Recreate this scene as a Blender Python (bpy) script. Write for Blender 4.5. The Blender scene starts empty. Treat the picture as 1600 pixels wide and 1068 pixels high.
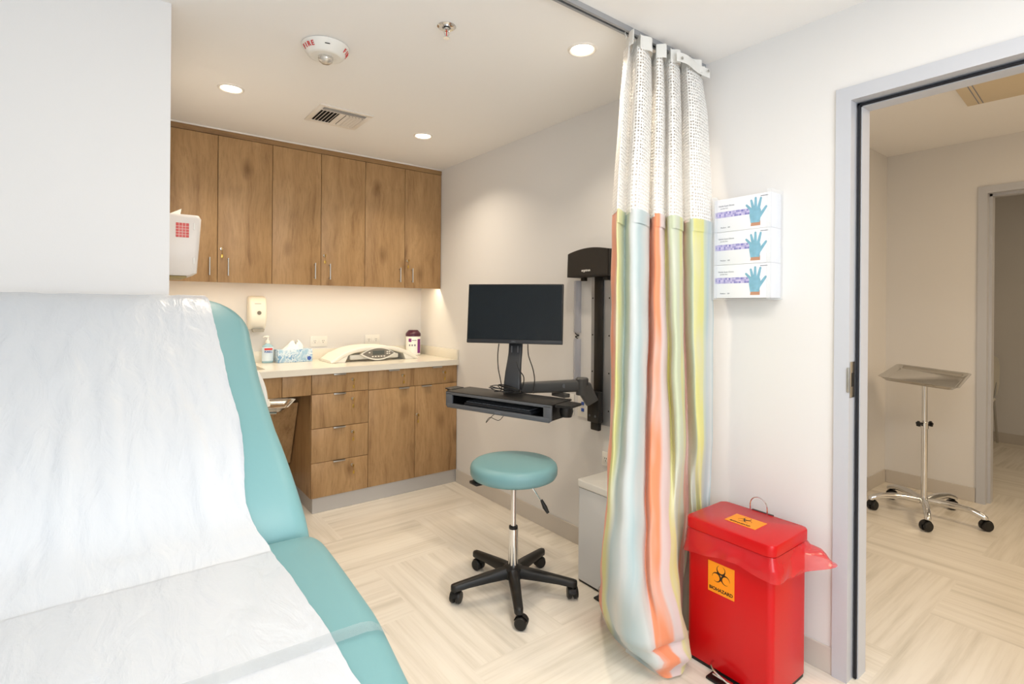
import bpy, bmesh, math, random
from mathutils import Vector, Matrix, noise
from math import sin, cos, pi, radians, atan2, sqrt
random.seed(7)
sc = bpy.context.scene
COL = sc.collection
H = 2.448                                   # ceiling height of the exam room

# ------------------------------------------------------------------ camera
YAW, ROLL, FPX = .6545, .008, 821.85
fw = Vector((sin(YAW), cos(YAW), 0)); rt = Vector((cos(YAW), -sin(YAW), 0)); up = rt.cross(fw)
r2 = rt*cos(ROLL)+up*sin(ROLL); u2 = -rt*sin(ROLL)+up*cos(ROLL)
cd = bpy.data.cameras.new('camera'); cam = bpy.data.objects.new('camera', cd); COL.objects.link(cam)
cam.matrix_world = Matrix(((r2.x, u2.x, -fw.x, -2.1311), (r2.y, u2.y, -fw.y, -4.061), (r2.z, u2.z, -fw.z, 1.35), (0, 0, 0, 1)))
cd.sensor_width = 36; cd.lens = FPX/1600*36; cd.shift_y = (478.84-534)/1600; cd.clip_start = .02
sc.camera = cam

# ------------------------------------------------------------------ world, lights, exposure
sc.view_settings.view_transform = 'Standard'; sc.view_settings.look = 'None'
sc.view_settings.exposure = 0.02; sc.view_settings.gamma = 1.0; sc.view_settings.use_curve_mapping = False
w = bpy.data.worlds.new('world'); sc.world = w; w.use_nodes = True
w.node_tree.nodes['Background'].inputs[0].default_value = (.75, .85, 1, 1)
w.node_tree.nodes['Background'].inputs[1].default_value = .6

def area(name, loc, rot, sx, sy, power, col, spread=180):
    l = bpy.data.lights.new(name, 'AREA'); l.shape = 'RECTANGLE'; l.size = sx; l.size_y = sy
    l.energy = power; l.color = col; l.spread = radians(spread)
    o = bpy.data.objects.new(name, l); COL.objects.link(o); o.location = loc; o.rotation_euler = rot
    return o
COOL = (.82, .91, 1.0); WARM = (1.0, .86, .68); NEUT = (.96, .98, 1.0)
area('rear_daylight_fill', (-1.9, -5.60, 1.55), (radians(-90), 0, radians(180)), 2.0, 1.5, 49, COOL)  # added cool fill from behind the camera, set at an invented window
area('ceiling_fill_light', (-1.3, -3.95, H-.03), (0, 0, 0), .55, 1.1, 12.5, NEUT)  # added overhead fill, kept outside the frame
area('hall_light', (1.35, -4.9, 2.52), (0, 0, 0), .8, .8, 30, (1, .78, .52))
area('far_room_light', (4.0, -4.3, 2.5), (0, 0, 0), .6, .6, 8, (1, .80, .55))

# ------------------------------------------------------------------ helpers
MATS = {}
def srgb(c):
    c = [x/255 for x in c]
    return tuple(x/12.92 if x <= .04045 else ((x+.055)/1.055)**2.4 for x in c)+(1,)
def mat(name, col=(200, 200, 200), rough=.5, metal=0, bump=0, bscale=60, var=0, spec=.5, alpha=1, trans=0, coat=0, emit=None, estr=0, ior=1.45, sss=0):
    if name in MATS: return MATS[name]
    m = bpy.data.materials.new(name); m.use_nodes = True; nt = m.node_tree; b = nt.nodes['Principled BSDF']
    b.inputs['Base Color'].default_value = srgb(col); b.inputs['Roughness'].default_value = rough
    b.inputs['Metallic'].default_value = metal; b.inputs['Specular IOR Level'].default_value = spec
    b.inputs['Alpha'].default_value = alpha; b.inputs['Transmission Weight'].default_value = trans
    b.inputs['Coat Weight'].default_value = coat; b.inputs['IOR'].default_value = ior
    if emit: b.inputs['Emission Color'].default_value = srgb(emit); b.inputs['Emission Strength'].default_value = estr
    tc = nt.nodes.new('ShaderNodeTexCoord'); n = nt.nodes.new('ShaderNodeTexNoise')
    n.inputs['Scale'].default_value = bscale; n.inputs['Detail'].default_value = 4
    nt.links.new(tc.outputs['Object'], n.inputs['Vector'])
    if var:
        mx = nt.nodes.new('ShaderNodeMix'); mx.data_type = 'RGBA'; mx.blend_type = 'MULTIPLY'
        mx.inputs[6].default_value = srgb(col)
        cr = nt.nodes.new('ShaderNodeValToRGB'); cr.color_ramp.elements[0].position = .3; cr.color_ramp.elements[1].position = .7
        cr.color_ramp.elements[0].color = (1-var, 1-var, 1-var, 1)
        nt.links.new(n.outputs['Fac'], cr.inputs[0]); nt.links.new(cr.outputs[0], mx.inputs[7]); mx.inputs[0].default_value = 1
        nt.links.new(mx.outputs[2], b.inputs['Base Color'])
    if bump:
        bp = nt.nodes.new('ShaderNodeBump'); bp.inputs['Strength'].default_value = bump; bp.inputs['Distance'].default_value = .002
        nt.links.new(n.outputs['Fac'], bp.inputs['Height']); nt.links.new(bp.outputs[0], b.inputs['Normal'])
    MATS[name] = m; return m

ROOT = {}
def tag(o, label=None, cat=None, group=None, kind=None):
    if label: o['label'] = label
    if cat: o['category'] = cat
    if group: o['group'] = group
    if kind: o['kind'] = kind
    return o
def thing(name, label, cat, loc=(0, 0, 0), rz=0, group=None, kind=None):
    o = bpy.data.objects.new(name, None); COL.objects.link(o); o.empty_display_size = .05
    o.location = loc; o.rotation_euler = (0, 0, rz)
    ROOT[o.name] = Matrix.Translation(loc) @ Matrix.Rotation(rz, 4, 'Z')
    return tag(o, label, cat, group, kind)
def obj(name, bm, m, parent=None, local=False, smooth=40, label=None):
    """local=True: bm is already in the thing's own frame; else it is in world coordinates"""
    if parent is not None and not local: bm.transform(ROOT[parent.name].inverted())
    me = bpy.data.meshes.new(name)
    bmesh.ops.recalc_face_normals(bm, faces=bm.faces[:]) if not getattr(m, 'nofix', False) else None
    bm.to_mesh(me); bm.free()
    for mm in (m if isinstance(m, (list, tuple)) else [m]): me.materials.append(mm)
    if smooth:
        for p in me.polygons: p.use_smooth = True
        me.set_sharp_from_angle(angle=radians(smooth))
    o = bpy.data.objects.new(name, me); COL.objects.link(o)
    if parent is not None:
        o.parent = parent; ROOT[o.name] = ROOT[parent.name]
    else: ROOT[o.name] = Matrix.Identity(4)
    if label: o['label'] = label
    return o
def solo(name, bm, m, label, cat, group=None, smooth=40, base=None):
    """a thing that is one mesh: origin moved to its base"""
    if base is None:
        xs = [v.co for v in bm.verts]
        base = Vector(((min(v.x for v in xs)+max(v.x for v in xs))/2, (min(v.y for v in xs)+max(v.y for v in xs))/2, min(v.z for v in xs)))
    base = Vector(base); bm.transform(Matrix.Translation(-base))
    o = obj(name, bm, m, None, True, smooth); o.location = base; ROOT[o.name] = Matrix.Translation(base)
    return tag(o, label, cat, group)
def struct(name, bm, m, smooth=0):
    o = obj(name, bm, m, None, smooth=smooth); o['kind'] = 'structure'; return o
def NB(): return bmesh.new()
def box(bm, x0, x1, y0, y1, z0, z1, bev=0, seg=2, M=None):
    vs = [bm.verts.new((x, y, z)) for x in (x0, x1) for y in (y0, y1) for z in (z0, z1)]
    F = [(0, 1, 3, 2), (4, 6, 7, 5), (0, 4, 5, 1), (2, 3, 7, 6), (0, 2, 6, 4), (1, 5, 7, 3)]
    fs = [bm.faces.new([vs[i] for i in f]) for f in F]
    new = vs
    if bev:
        es = list({e for f in fs for e in f.edges})
        r = bmesh.ops.bevel(bm, geom=es, offset=bev, segments=seg, profile=.5, affect='EDGES')
        new = list({v for f in r['faces'] for v in f.verts} | {v for v in vs if v.is_valid})
    if M is not None:
        for v in new: v.co = M @ v.co
    return bm
def B(*a, **k): return box(NB(), *a, **k)
def axes(d):
    d = Vector(d).normalized(); a = Vector((0, 0, 1)) if abs(d.z) < .9 else Vector((1, 0, 0))
    x = a.cross(d).normalized(); return x, d.cross(x)
def tube(bm, pts, r, seg=10, caps=True):
    pts = [Vector(p) for p in pts]; n = len(pts); rs = r if isinstance(r, (list, tuple)) else [r]*n
    rings = []; px = None
    for i, p in enumerate(pts):
        d = (pts[min(i+1, n-1)]-pts[max(i-1, 0)])
        if px is None: x, y = axes(d)
        else:
            dn = d.normalized(); x = (px-dn*px.dot(dn)).normalized(); y = dn.cross(x)
        px = x
        rings.append([bm.verts.new(p+(x*cos(2*pi*k/seg)+y*sin(2*pi*k/seg))*rs[i]) for k in range(seg)])
    for a, b in zip(rings, rings[1:]):
        for k in range(seg): bm.faces.new((a[k], a[(k+1) % seg], b[(k+1) % seg], b[k]))
    if caps: bm.faces.new(rings[0][::-1]); bm.faces.new(rings[-1])
    return bm
def cyl(bm, p0, p1, r0, r1=None, seg=24): return tube(bm, [p0, p1], [r0, r0 if r1 is None else r1], seg)
def lathe(bm, prof, c=(0, 0, 0), seg=32, axis=(0, 0, 1), cap=True):
    c = Vector(c); ax = Vector(axis).normalized(); x, y = axes(ax); rings = []
    for r, h in prof:
        if r < 1e-6: rings.append([bm.verts.new(c+ax*h)])
        else: rings.append([bm.verts.new(c+ax*h+(x*cos(2*pi*k/seg)+y*sin(2*pi*k/seg))*r) for k in range(seg)])
    for a, b in zip(rings, rings[1:]):
        for k in range(seg):
            k2 = (k+1) % seg
            if len(a) == 1 and len(b) == 1: continue
            if len(a) == 1: bm.faces.new((a[0], b[k2], b[k]))
            elif len(b) == 1: bm.faces.new((a[k], a[k2], b[0]))
            else: bm.faces.new((a[k], a[k2], b[k2], b[k]))
    if cap:
        if len(rings[0]) > 1: bm.faces.new(rings[0][::-1])
        if len(rings[-1]) > 1: bm.faces.new(rings[-1])
    return bm
def prism(bm, poly, ext, M=None):
    """poly: list of 3-D points, ext: extrusion vector"""
    a = [bm.verts.new(Vector(p)) for p in poly]; b = [bm.verts.new(Vector(p)+Vector(ext)) for p in poly]
    bm.faces.new(a[::-1]); bm.faces.new(b); n = len(a)
    for i in range(n): bm.faces.new((a[i], a[(i+1) % n], b[(i+1) % n], b[i]))
    if M is not None:
        for v in a+b: v.co = M @ v.co
    return bm
def grid(bm, P, close_u=False, uv=None):
    """P[i][j] -> points; quads between"""
    V = [[bm.verts.new(p) for p in row] for row in P]
    L = bm.loops.layers.uv.new('UVMap') if uv else None
    nu = len(V[0]); rng = range(nu if close_u else nu-1)
    for i in range(len(V)-1):
        for j in rng:
            j2 = (j+1) % nu
            f = bm.faces.new((V[i][j], V[i][j2], V[i+1][j2], V[i+1][j]))
            if L:
                for lp, (a, b) in zip(f.loops, ((i, j), (i, j2), (i+1, j2), (i+1, j))): lp[L].uv = uv(a, b)
    return V
def rrect(w, d, r, n=6):
    pts = []
    for cx, cy, a0 in ((w/2-r, d/2-r, 0), (-w/2+r, d/2-r, 90), (-w/2+r, -d/2+r, 180), (w/2-r, -d/2+r, 270)):
        for k in range(n+1):
            a = radians(a0+90*k/n); pts.append((cx+r*cos(a), cy+r*sin(a)))
    return pts
def rbox(bm, c, w, d, z0, z1, r, er=.004, n=6):
    """upright box with rounded plan corners and a softened top/bottom edge"""
    P = []
    for off, z in ((-er, z0), (0, z0+er), (0, z1-er), (-er*.3, z1-er*.3), (-er, z1)):
        P.append([(c[0]+x*(1+2*off/w), c[1]+y*(1+2*off/d), z) for x, y in rrect(w, d, r, n)])
    V = grid(bm, P, True); bm.faces.new(V[0][::-1]); bm.faces.new(V[-1]); return bm
def catmull(p, t):
    n = len(p)-1; i = min(int(t), n-1); f = t-i
    a, b, c, d = (p[max(i-1, 0)], p[i], p[i+1], p[min(i+2, n)])
    return tuple(.5*((2*b[k])+(c[k]-a[k])*f+(2*a[k]-5*b[k]+4*c[k]-d[k])*f*f+(3*b[k]-a[k]-3*c[k]+d[k])*f**3) for k in range(len(b)))
def smoothpath(p, n): return [catmull(p, i*(len(p)-1)/(n-1)) for i in range(n)]
def text_bm(s, size, M, depth=.0004, bold=False, spacing=1):
    cu = bpy.data.curves.new('t', 'FONT'); cu.body = s; cu.size = size; cu.align_x = 'CENTER'; cu.align_y = 'CENTER'; cu.space_character = spacing
    cu.extrude = depth
    if bold: cu.offset = size*.02
    o = bpy.data.objects.new('t', cu); COL.objects.link(o); dg = bpy.context.evaluated_depsgraph_get(); dg.update()
    me = bpy.data.meshes.new_from_object(o.evaluated_get(dg)); bm = bmesh.new(); bm.from_mesh(me); bm.transform(M)
    bpy.data.objects.remove(o); bpy.data.meshes.remove(me); bpy.data.curves.remove(cu); return bm
def join(bm, other):
    me = bpy.data.meshes.new('x'); other.to_mesh(me); other.free(); bm.from_mesh(me); bpy.data.meshes.remove(me); return bm
def frame(o, x, y, z=None):
    x = Vector(x).normalized(); y = Vector(y).normalized(); z = x.cross(y)
    return Matrix(((x.x, y.x, z.x, o[0]), (x.y, y.y, z.y, o[1]), (x.z, y.z, z.z, o[2]), (0, 0, 0, 1)))

# ------------------------------------------------------------------ materials
M_wall = mat('wall_paint', (229, 227, 225), .75, bump=.06, bscale=220, spec=.2)
M_ceil = mat('ceiling_paint', (246, 244, 242), .85, bump=.05, bscale=180, spec=.15)
M_frame = mat('door_frame_paint', (196, 198, 204), .35, bump=.03, bscale=90)
M_base = mat('rubber_baseboard', (206, 199, 190), .5, bump=.03)
M_kick = mat('rubber_toe_kick', (190, 186, 182), .45, bump=.03)
M_teal = mat('teal_vinyl', (118, 164, 168), .42, bump=.08, bscale=400, spec=.45)
M_teal2 = mat('stool_vinyl', (116, 158, 162), .4, bump=.08, bscale=400, spec=.45)
M_steel = mat('polished_steel', (205, 203, 198), .18, 1, bump=.02, bscale=30)
M_chrome = mat('chrome', (222, 222, 222), .08, 1, bump=.01)
M_brush = mat('brushed_nickel', (190, 188, 182), .32, 1, bump=.03, bscale=200)
M_brass = mat('brass_key', (200, 165, 85), .3, 1, bump=.02)
M_black = mat('black_plastic', (24, 23, 22), .42, bump=.06, bscale=500)
M_blackg = mat('dark_grey_plastic', (44, 46, 50), .4, bump=.05, bscale=400)
M_armg = mat('arm_grey_plastic', (74, 74, 74), .38, bump=.04, bscale=300)
M_greyp = mat('grey_plastic', (92, 95, 100), .4, bump=.04, bscale=300)
M_alu = mat('anodised_aluminium', (178, 180, 184), .35, .7, bump=.03, bscale=200)
M_screen = mat('monitor_glass', (10, 20, 26), .22, spec=.4, bump=.005)
M_white = mat('white_plastic', (238, 236, 230), .35, bump=.02)
M_whitem = mat('white_enamel', (226, 227, 228), .3, bump=.02)
M_ivory = mat('ivory_plastic', (240, 236, 224), .3, bump=.02)
M_red = mat('red_enamel', (200, 5, 12), .26, bump=.02, spec=.5)
M_orange = mat('orange_label', (250, 150, 20), .5, bump=.01)
M_ink = mat('black_ink', (40, 25, 12), .6, bump=.01)
M_redink = mat('red_ink', (208, 60, 58), .6, bump=.01)
M_blueink = mat('blue_ink', (60, 90, 170), .6, bump=.01)
M_greyink = mat('grey_ink', (135, 138, 150), .6, bump=.01)
M_purple = mat('purple_ink', (132, 52, 132), .5, bump=.01)
M_maroon = mat('dark_purple_lid', (72, 28, 48), .35, bump=.02)
M_card = mat('white_card', (240, 241, 246), .5, bump=.02)
M_counter = mat('quartz_worktop', (232, 226, 212), .22, bump=.01, bscale=400, var=.05)
M_lens = mat('lit_diffuser', (255, 250, 240), .5, emit=(255, 238, 212), estr=7, bump=.01)
M_lensoff = mat('panel_diffuser', (222, 205, 175), .6, bump=.02)
M_trimw = mat('white_trim', (236, 230, 222), .5, bump=.02)
M_dark = mat('dark_void', (30, 27, 24), .9, bump=.01)
M_seal = mat('black_door_seal', (20, 22, 30), .6, bump=.3, bscale=900)
M_clear = mat('clear_acrylic', (240, 244, 248), .06, alpha=.16, bump=.01, spec=.6)
M_frost = mat('clear_cord_cover', (205, 208, 220), .12, alpha=.5, bump=.02, spec=.6)
M_linen = mat('tissue', (246, 244, 238), .8, bump=.3, bscale=60)
M_gel = mat('clear_blue_gel', (176, 216, 230), .12, alpha=.75, bump=.01)
M_liner = mat('red_plastic_film', (222, 40, 46), .15, alpha=.62, bump=1.0, bscale=14, spec=.7)
M_skin = mat('printed_skin', (196, 146, 118), .6, bump=.01)
M_glove = mat('printed_glove_blue', (138, 190, 214), .6, bump=.01, var=.18, bscale=50)
M_gloved = mat('printed_glove_shade', (62, 112, 140), .6, bump=.01)
M_strap = mat('clear_strap', (190, 200, 205), .15, alpha=.26, bump=.05, spec=.6)

def wood(name, base=(170, 134, 92), dark=(132, 98, 63), light=(188, 152, 108), horiz=False):
    m = bpy.data.materials.new(name); m.use_nodes = True; nt = m.node_tree; N = nt.nodes; L = nt.links; b = N['Principled BSDF']
    b.inputs['Roughness'].default_value = .42; b.inputs['Specular IOR Level'].default_value = .35
    tc = N.new('ShaderNodeTexCoord'); oi = N.new('ShaderNodeObjectInfo')
    add = N.new('ShaderNodeVectorMath'); add.operation = 'MULTIPLY_ADD'; cmb = N.new('ShaderNodeCombineXYZ')
    for i in range(3): L.new(oi.outputs['Random'], cmb.inputs[i])
    L.new(cmb.outputs[0], add.inputs[0]); add.inputs[1].default_value = (7, 5, 9); L.new(tc.outputs['Object'], add.inputs[2])
    mp = N.new('ShaderNodeMapping'); mp.inputs['Scale'].default_value = (1, 1, .09) if not horiz else (.09, 1, 1)
    # gentle warp so that the grain wanders
    wn = N.new('ShaderNodeTexNoise'); wn.inputs['Scale'].default_value = 2.2; wn.inputs['Detail'].default_value = 2
    L.new(add.outputs[0], wn.inputs['Vector'])
    wm = N.new('ShaderNodeVectorMath'); wm.operation = 'MULTIPLY_ADD'; wm.inputs[1].default_value = (.10, .10, .0)
    L.new(wn.outputs['Color'], wm.inputs[0]); L.new(add.outputs[0], wm.inputs[2]); L.new(wm.outputs[0], mp.inputs['Vector'])
    n1 = N.new('ShaderNodeTexNoise'); n1.inputs['Scale'].default_value = 14; n1.inputs['Detail'].default_value = 6; n1.inputs['Roughness'].default_value = .6
    n2 = N.new('ShaderNodeTexNoise'); n2.inputs['Scale'].default_value = 90; n2.inputs['Detail'].default_value = 5; n2.inputs['Roughness'].default_value = .7
    L.new(mp.outputs[0], n1.inputs['Vector']); L.new(mp.outputs[0], n2.inputs['Vector'])
    cr = N.new('ShaderNodeValToRGB'); e = cr.color_ramp.elements
    e[0].position = .28; e[0].color = srgb(dark); e[1].position = .72; e[1].color = srgb(light)
    k = e.new(.42); k.color = srgb(base); k = e.new(.55); k.color = srgb(tuple((a+c)/2 for a, c in zip(base, light)))
    L.new(n1.outputs['Fac'], cr.inputs[0])
    c2 = N.new('ShaderNodeValToRGB'); c2.color_ramp.elements[0].position = .3; c2.color_ramp.elements[0].color = (.74, .72, .7, 1); c2.color_ramp.elements[1].position = .55
    L.new(n2.outputs['Fac'], c2.inputs[0])
    mx = N.new('ShaderNodeMix'); mx.data_type = 'RGBA'; mx.blend_type = 'MULTIPLY'; mx.inputs[0].default_value = .8
    L.new(cr.outputs[0], mx.inputs[6]); L.new(c2.outputs[0], mx.inputs[7])
    # knots
    mk = N.new('ShaderNodeMapping'); mk.inputs['Scale'].default_value = (5, 5, 2.6) if not horiz else (2.6, 5, 5)
    L.new(wm.outputs[0], mk.inputs['Vector'])
    vo = N.new('ShaderNodeTexVoronoi'); vo.inputs['Scale'].default_value = 1.0; L.new(mk.outputs[0], vo.inputs['Vector'])
    ck = N.new('ShaderNodeValToRGB'); ck.color_ramp.elements[0].position = .03; ck.color_ramp.elements[0].color = (.45, .38, .32, 1); ck.color_ramp.elements[1].position = .22
    L.new(vo.outputs['Distance'], ck.inputs[0])
    m2 = N.new('ShaderNodeMix'); m2.data_type = 'RGBA'; m2.blend_type = 'MULTIPLY'; m2.inputs[0].default_value = .75
    L.new(mx.outputs[2], m2.inputs[6]); L.new(ck.outputs[0], m2.inputs[7]); L.new(m2.outputs[2], b.inputs['Base Color'])
    bp = N.new('ShaderNodeBump'); bp.inputs['Strength'].default_value = .15; bp.inputs['Distance'].default_value = .001
    L.new(n2.outputs['Fac'], bp.inputs['Height']); L.new(bp.outputs[0], b.inputs['Normal'])
    return m
M_wood = wood('oak_laminate'); M_woodh = wood('oak_laminate_horizontal', (150, 116, 78), (120, 88, 54), (165, 130, 88), True)

def floor_mat():
    m = bpy.data.materials.new('vinyl_tile_floor'); m.use_nodes = True; nt = m.node_tree; N = nt.nodes; L = nt.links; b = N['Principled BSDF']
    b.inputs['Roughness'].default_value = .2; b.inputs['Specular IOR Level'].default_value = .45
    uv = N.new('ShaderNodeUVMap'); uv.uv_map = 'UVMap'
    mp = N.new('ShaderNodeMapping'); mp.inputs['Scale'].default_value = (.55, 9, 1); L.new(uv.outputs[0], mp.inputs[0])
    n1 = N.new('ShaderNodeTexNoise'); n1.inputs['Scale'].default_value = 1.6; n1.inputs['Detail'].default_value = 5; n1.inputs['Roughness'].default_value = .62
    L.new(mp.outputs[0], n1.inputs['Vector'])
    mp2 = N.new('ShaderNodeMapping'); mp2.inputs['Scale'].default_value = (1.5, 40, 1); L.new(uv.outputs[0], mp2.inputs[0])
    n2 = N.new('ShaderNodeTexNoise'); n2.inputs['Scale'].default_value = 1.4; n2.inputs['Detail'].default_value = 4; L.new(mp2.outputs[0], n2.inputs['Vector'])
    cr = N.new('ShaderNodeValToRGB'); e = cr.color_ramp.elements
    e[0].position = .30; e[0].color = srgb((214, 206, 192)); e[1].position = .62; e[1].color = srgb((240, 233, 220))
    k = e.new(.42); k.color = srgb((228, 220, 206)); k = e.new(.5); k.color = srgb((235, 227, 214))
    L.new(n1.outputs['Fac'], cr.inputs[0])
    c2 = N.new('ShaderNodeValToRGB'); c2.color_ramp.elements[0].position = .32; c2.color_ramp.elements[0].color = (.91, .90, .88, 1); c2.color_ramp.elements[1].position = .52
    L.new(n2.outputs['Fac'], c2.inputs[0])
    mx = N.new('ShaderNodeMix'); mx.data_type = 'RGBA'; mx.blend_type = 'MULTIPLY'; mx.inputs[0].default_value = .8
    L.new(cr.outputs[0], mx.inputs[6]); L.new(c2.outputs[0], mx.inputs[7]); L.new(mx.outputs[2], b.inputs['Base Color'])
    return m
M_floor = floor_mat()

def paper_mat():
    m = mat('exam_paper', (205, 209, 214), .3, bump=.25, bscale=90, spec=.35)
    nt = m.node_tree; N = nt.nodes; L = nt.links
    tc = N.new('ShaderNodeTexCoord'); n = N.new('ShaderNodeTexNoise'); n.inputs['Scale'].default_value = 9; n.inputs['Detail'].default_value = 6; n.inputs['Distortion'].default_value = .6
    mp = N.new('ShaderNodeMapping'); mp.inputs['Scale'].default_value = (2.2, .8, .8); L.new(tc.outputs['Object'], mp.inputs[0]); L.new(mp.outputs[0], n.inputs['Vector'])
    bp = N.new('ShaderNodeBump'); bp.inputs['Strength'].default_value = .6; bp.inputs['Distance'].default_value = .012
    L.new(n.outputs['Fac'], bp.inputs['Height'])
    old = [x for x in N if x.type == 'BUMP' and x is not bp][0]; L.new(old.outputs[0], bp.inputs['Normal']); L.new(bp.outputs[0], N['Principled BSDF'].inputs['Normal'])
    return m
M_paper = paper_mat()

def curtain_mat():
    m = bpy.data.materials.new('striped_curtain_fabric'); m.use_nodes = True; nt = m.node_tree; N = nt.nodes; L = nt.links; b = N['Principled BSDF']
    b.inputs['Roughness'].default_value = .5; b.inputs['Sheen Weight'].default_value = .2
    uv = N.new('ShaderNodeUVMap'); uv.uv_map = 'UVMap'; sep = N.new('ShaderNodeSeparateXYZ'); L.new(uv.outputs[0], sep.inputs[0])
    cr = N.new('ShaderNodeValToRGB'); cr.color_ramp.interpolation = 'LINEAR'; e = cr.color_ramp.elements
    OR, YE, BL, PK, GR, WH, BG = (244, 152, 110), (226, 222, 142), (178, 200, 205), (226, 206, 204), (208, 217, 186), (216, 222, 221), (198, 209, 194)
    st = [(0, OR), (1.7, OR), (1.8, YE), (2.3, YE), (2.75, GR), (3.1, BL), (4.1, WH), (5.0, BL), (6.4, WH), (6.9, PK), (7.05, OR), (8.6, OR), (8.8, PK), (9.7, PK), (9.9, YE), (10.7, YE), (10.9, GR), (12.4, GR), (12.6, YE), (13.2, GR), (13.4, OR), (14.3, PK), (14.5, GR), (15.9, BG), (16.1, YE), (17.0, YE), (17.1, GR), (17.7, BL), (18.5, WH), (19, BL)]
    e[0].position = 0; e[0].color = srgb(st[0][1]); e[1].position = 1; e[1].color = srgb(st[-1][1])
    for p, c in st[1:-1]: k = e.new(p/19); k.color = srgb(c)
    L.new(sep.outputs[0], cr.inputs[0])
    mp = N.new('ShaderNodeMapping'); mp.inputs['Scale'].default_value = (7, 1.1, 1); L.new(uv.outputs[0], mp.inputs[0])
    n = N.new('ShaderNodeTexNoise'); n.inputs['Scale'].default_value = 2.2; n.inputs['Detail'].default_value = 2; L.new(mp.outputs[0], n.inputs['Vector'])
    c2 = N.new('ShaderNodeValToRGB'); c2.color_ramp.elements[0].position = .46; c2.color_ramp.elements[1].position = .66
    c2.color_ramp.elements[1].color = (.45, .45, .45, 1); L.new(n.outputs['Fac'], c2.inputs[0])
    mx = N.new('ShaderNodeMix'); mx.data_type = 'RGBA'; L.new(c2.outputs[0], mx.inputs[0]); L.new(cr.outputs[0], mx.inputs[6]); mx.inputs[7].default_value = srgb((220, 218, 216))
    L.new(mx.outputs[2], b.inputs['Base Color'])
    tr = N.new('ShaderNodeBsdfTranslucent'); L.new(mx.outputs[2], tr.inputs[0]); ms = N.new('ShaderNodeMixShader'); ms.inputs[0].default_value = .15
    L.new(b.outputs[0], ms.inputs[1]); L.new(tr.outputs[0], ms.inputs[2]); L.new(ms.outputs[0], N['Material Output'].inputs[0])
    return m
M_curtain = curtain_mat()
def net_mat():
    m = bpy.data.materials.new('curtain_netting'); m.use_nodes = True; nt = m.node_tree; N = nt.nodes; L = nt.links; b = N['Principled BSDF']
    b.inputs['Base Color'].default_value = srgb((244, 242, 238)); b.inputs['Roughness'].default_value = .6
    uv = N.new('ShaderNodeUVMap'); uv.uv_map = 'UVMap'
    mp = N.new('ShaderNodeMapping'); mp.inputs['Scale'].default_value = (1, 1, 1); L.new(uv.outputs[0], mp.inputs[0])
    vo = N.new('ShaderNodeTexVoronoi'); vo.inputs['Scale'].default_value = 1; vo.inputs['Randomness'].default_value = .25; L.new(mp.outputs[0], vo.inputs['Vector'])
    cr = N.new('ShaderNodeValToRGB'); cr.color_ramp.elements[0].position = .27; cr.color_ramp.elements[0].color = (0, 0, 0, 1); cr.color_ramp.elements[1].position = .33
    L.new(vo.outputs['Distance'], cr.inputs[0]); L.new(cr.outputs[0], b.inputs['Alpha'])
    tr = N.new('ShaderNodeBsdfTranslucent'); tr.inputs[0].default_value = srgb((244, 242, 238)); ms = N.new('ShaderNodeMixShader'); ms.inputs[0].default_value = .0
    return m
M_net = net_mat()
def tile_print(name, cols, scale):
    m = bpy.data.materials.new(name); m.use_nodes = True; nt = m.node_tree; N = nt.nodes; L = nt.links; b = N['Principled BSDF']; b.inputs['Roughness'].default_value = .5
    tc = N.new('ShaderNodeTexCoord'); sn = N.new('ShaderNodeVectorMath'); sn.operation = 'SNAP'; sn.inputs[1].default_value = (10, scale, scale); L.new(tc.outputs['Object'], sn.inputs[0])
    wn = N.new('ShaderNodeTexWhiteNoise'); wn.noise_dimensions = '3D'; L.new(sn.outputs[0], wn.inputs['Vector'])
    cr = N.new('ShaderNodeValToRGB'); cr.color_ramp.elements[0].color = srgb(cols[0]); cr.color_ramp.elements[1].color = srgb(cols[1]); L.new(wn.outputs['Value'], cr.inputs[0])
    L.new(cr.outputs[0], b.inputs['Base Color']); return m
M_mosaic = tile_print('purple_mosaic_print', ((112, 110, 188), (214, 206, 236)), .0075)
def marbled(name, a, c, scale):
    m = bpy.data.materials.new(name); m.use_nodes = True; nt = m.node_tree; N = nt.nodes; L = nt.links; b = N['Principled BSDF']; b.inputs['Roughness'].default_value = .45
    tc = N.new('ShaderNodeTexCoord'); n = N.new('ShaderNodeTexNoise'); n.inputs['Scale'].default_value = scale; n.inputs['Detail'].default_value = 3; n.inputs['Distortion'].default_value = 1.5
    L.new(tc.outputs['Object'], n.inputs['Vector']); cr = N.new('ShaderNodeValToRGB'); e = cr.color_ramp.elements
    e[0].position = .4; e[0].color = srgb(a); e[1].position = .6; e[1].color = srgb(c); k = e.new(.5); k.color = srgb((225, 235, 242)); L.new(n.outputs['Fac'], cr.inputs[0]); L.new(cr.outputs[0], b.inputs['Base Color'])
    return m
M_tissuebox = marbled('blue_marbled_card', (120, 165, 205), (160, 195, 220), 22)

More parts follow.
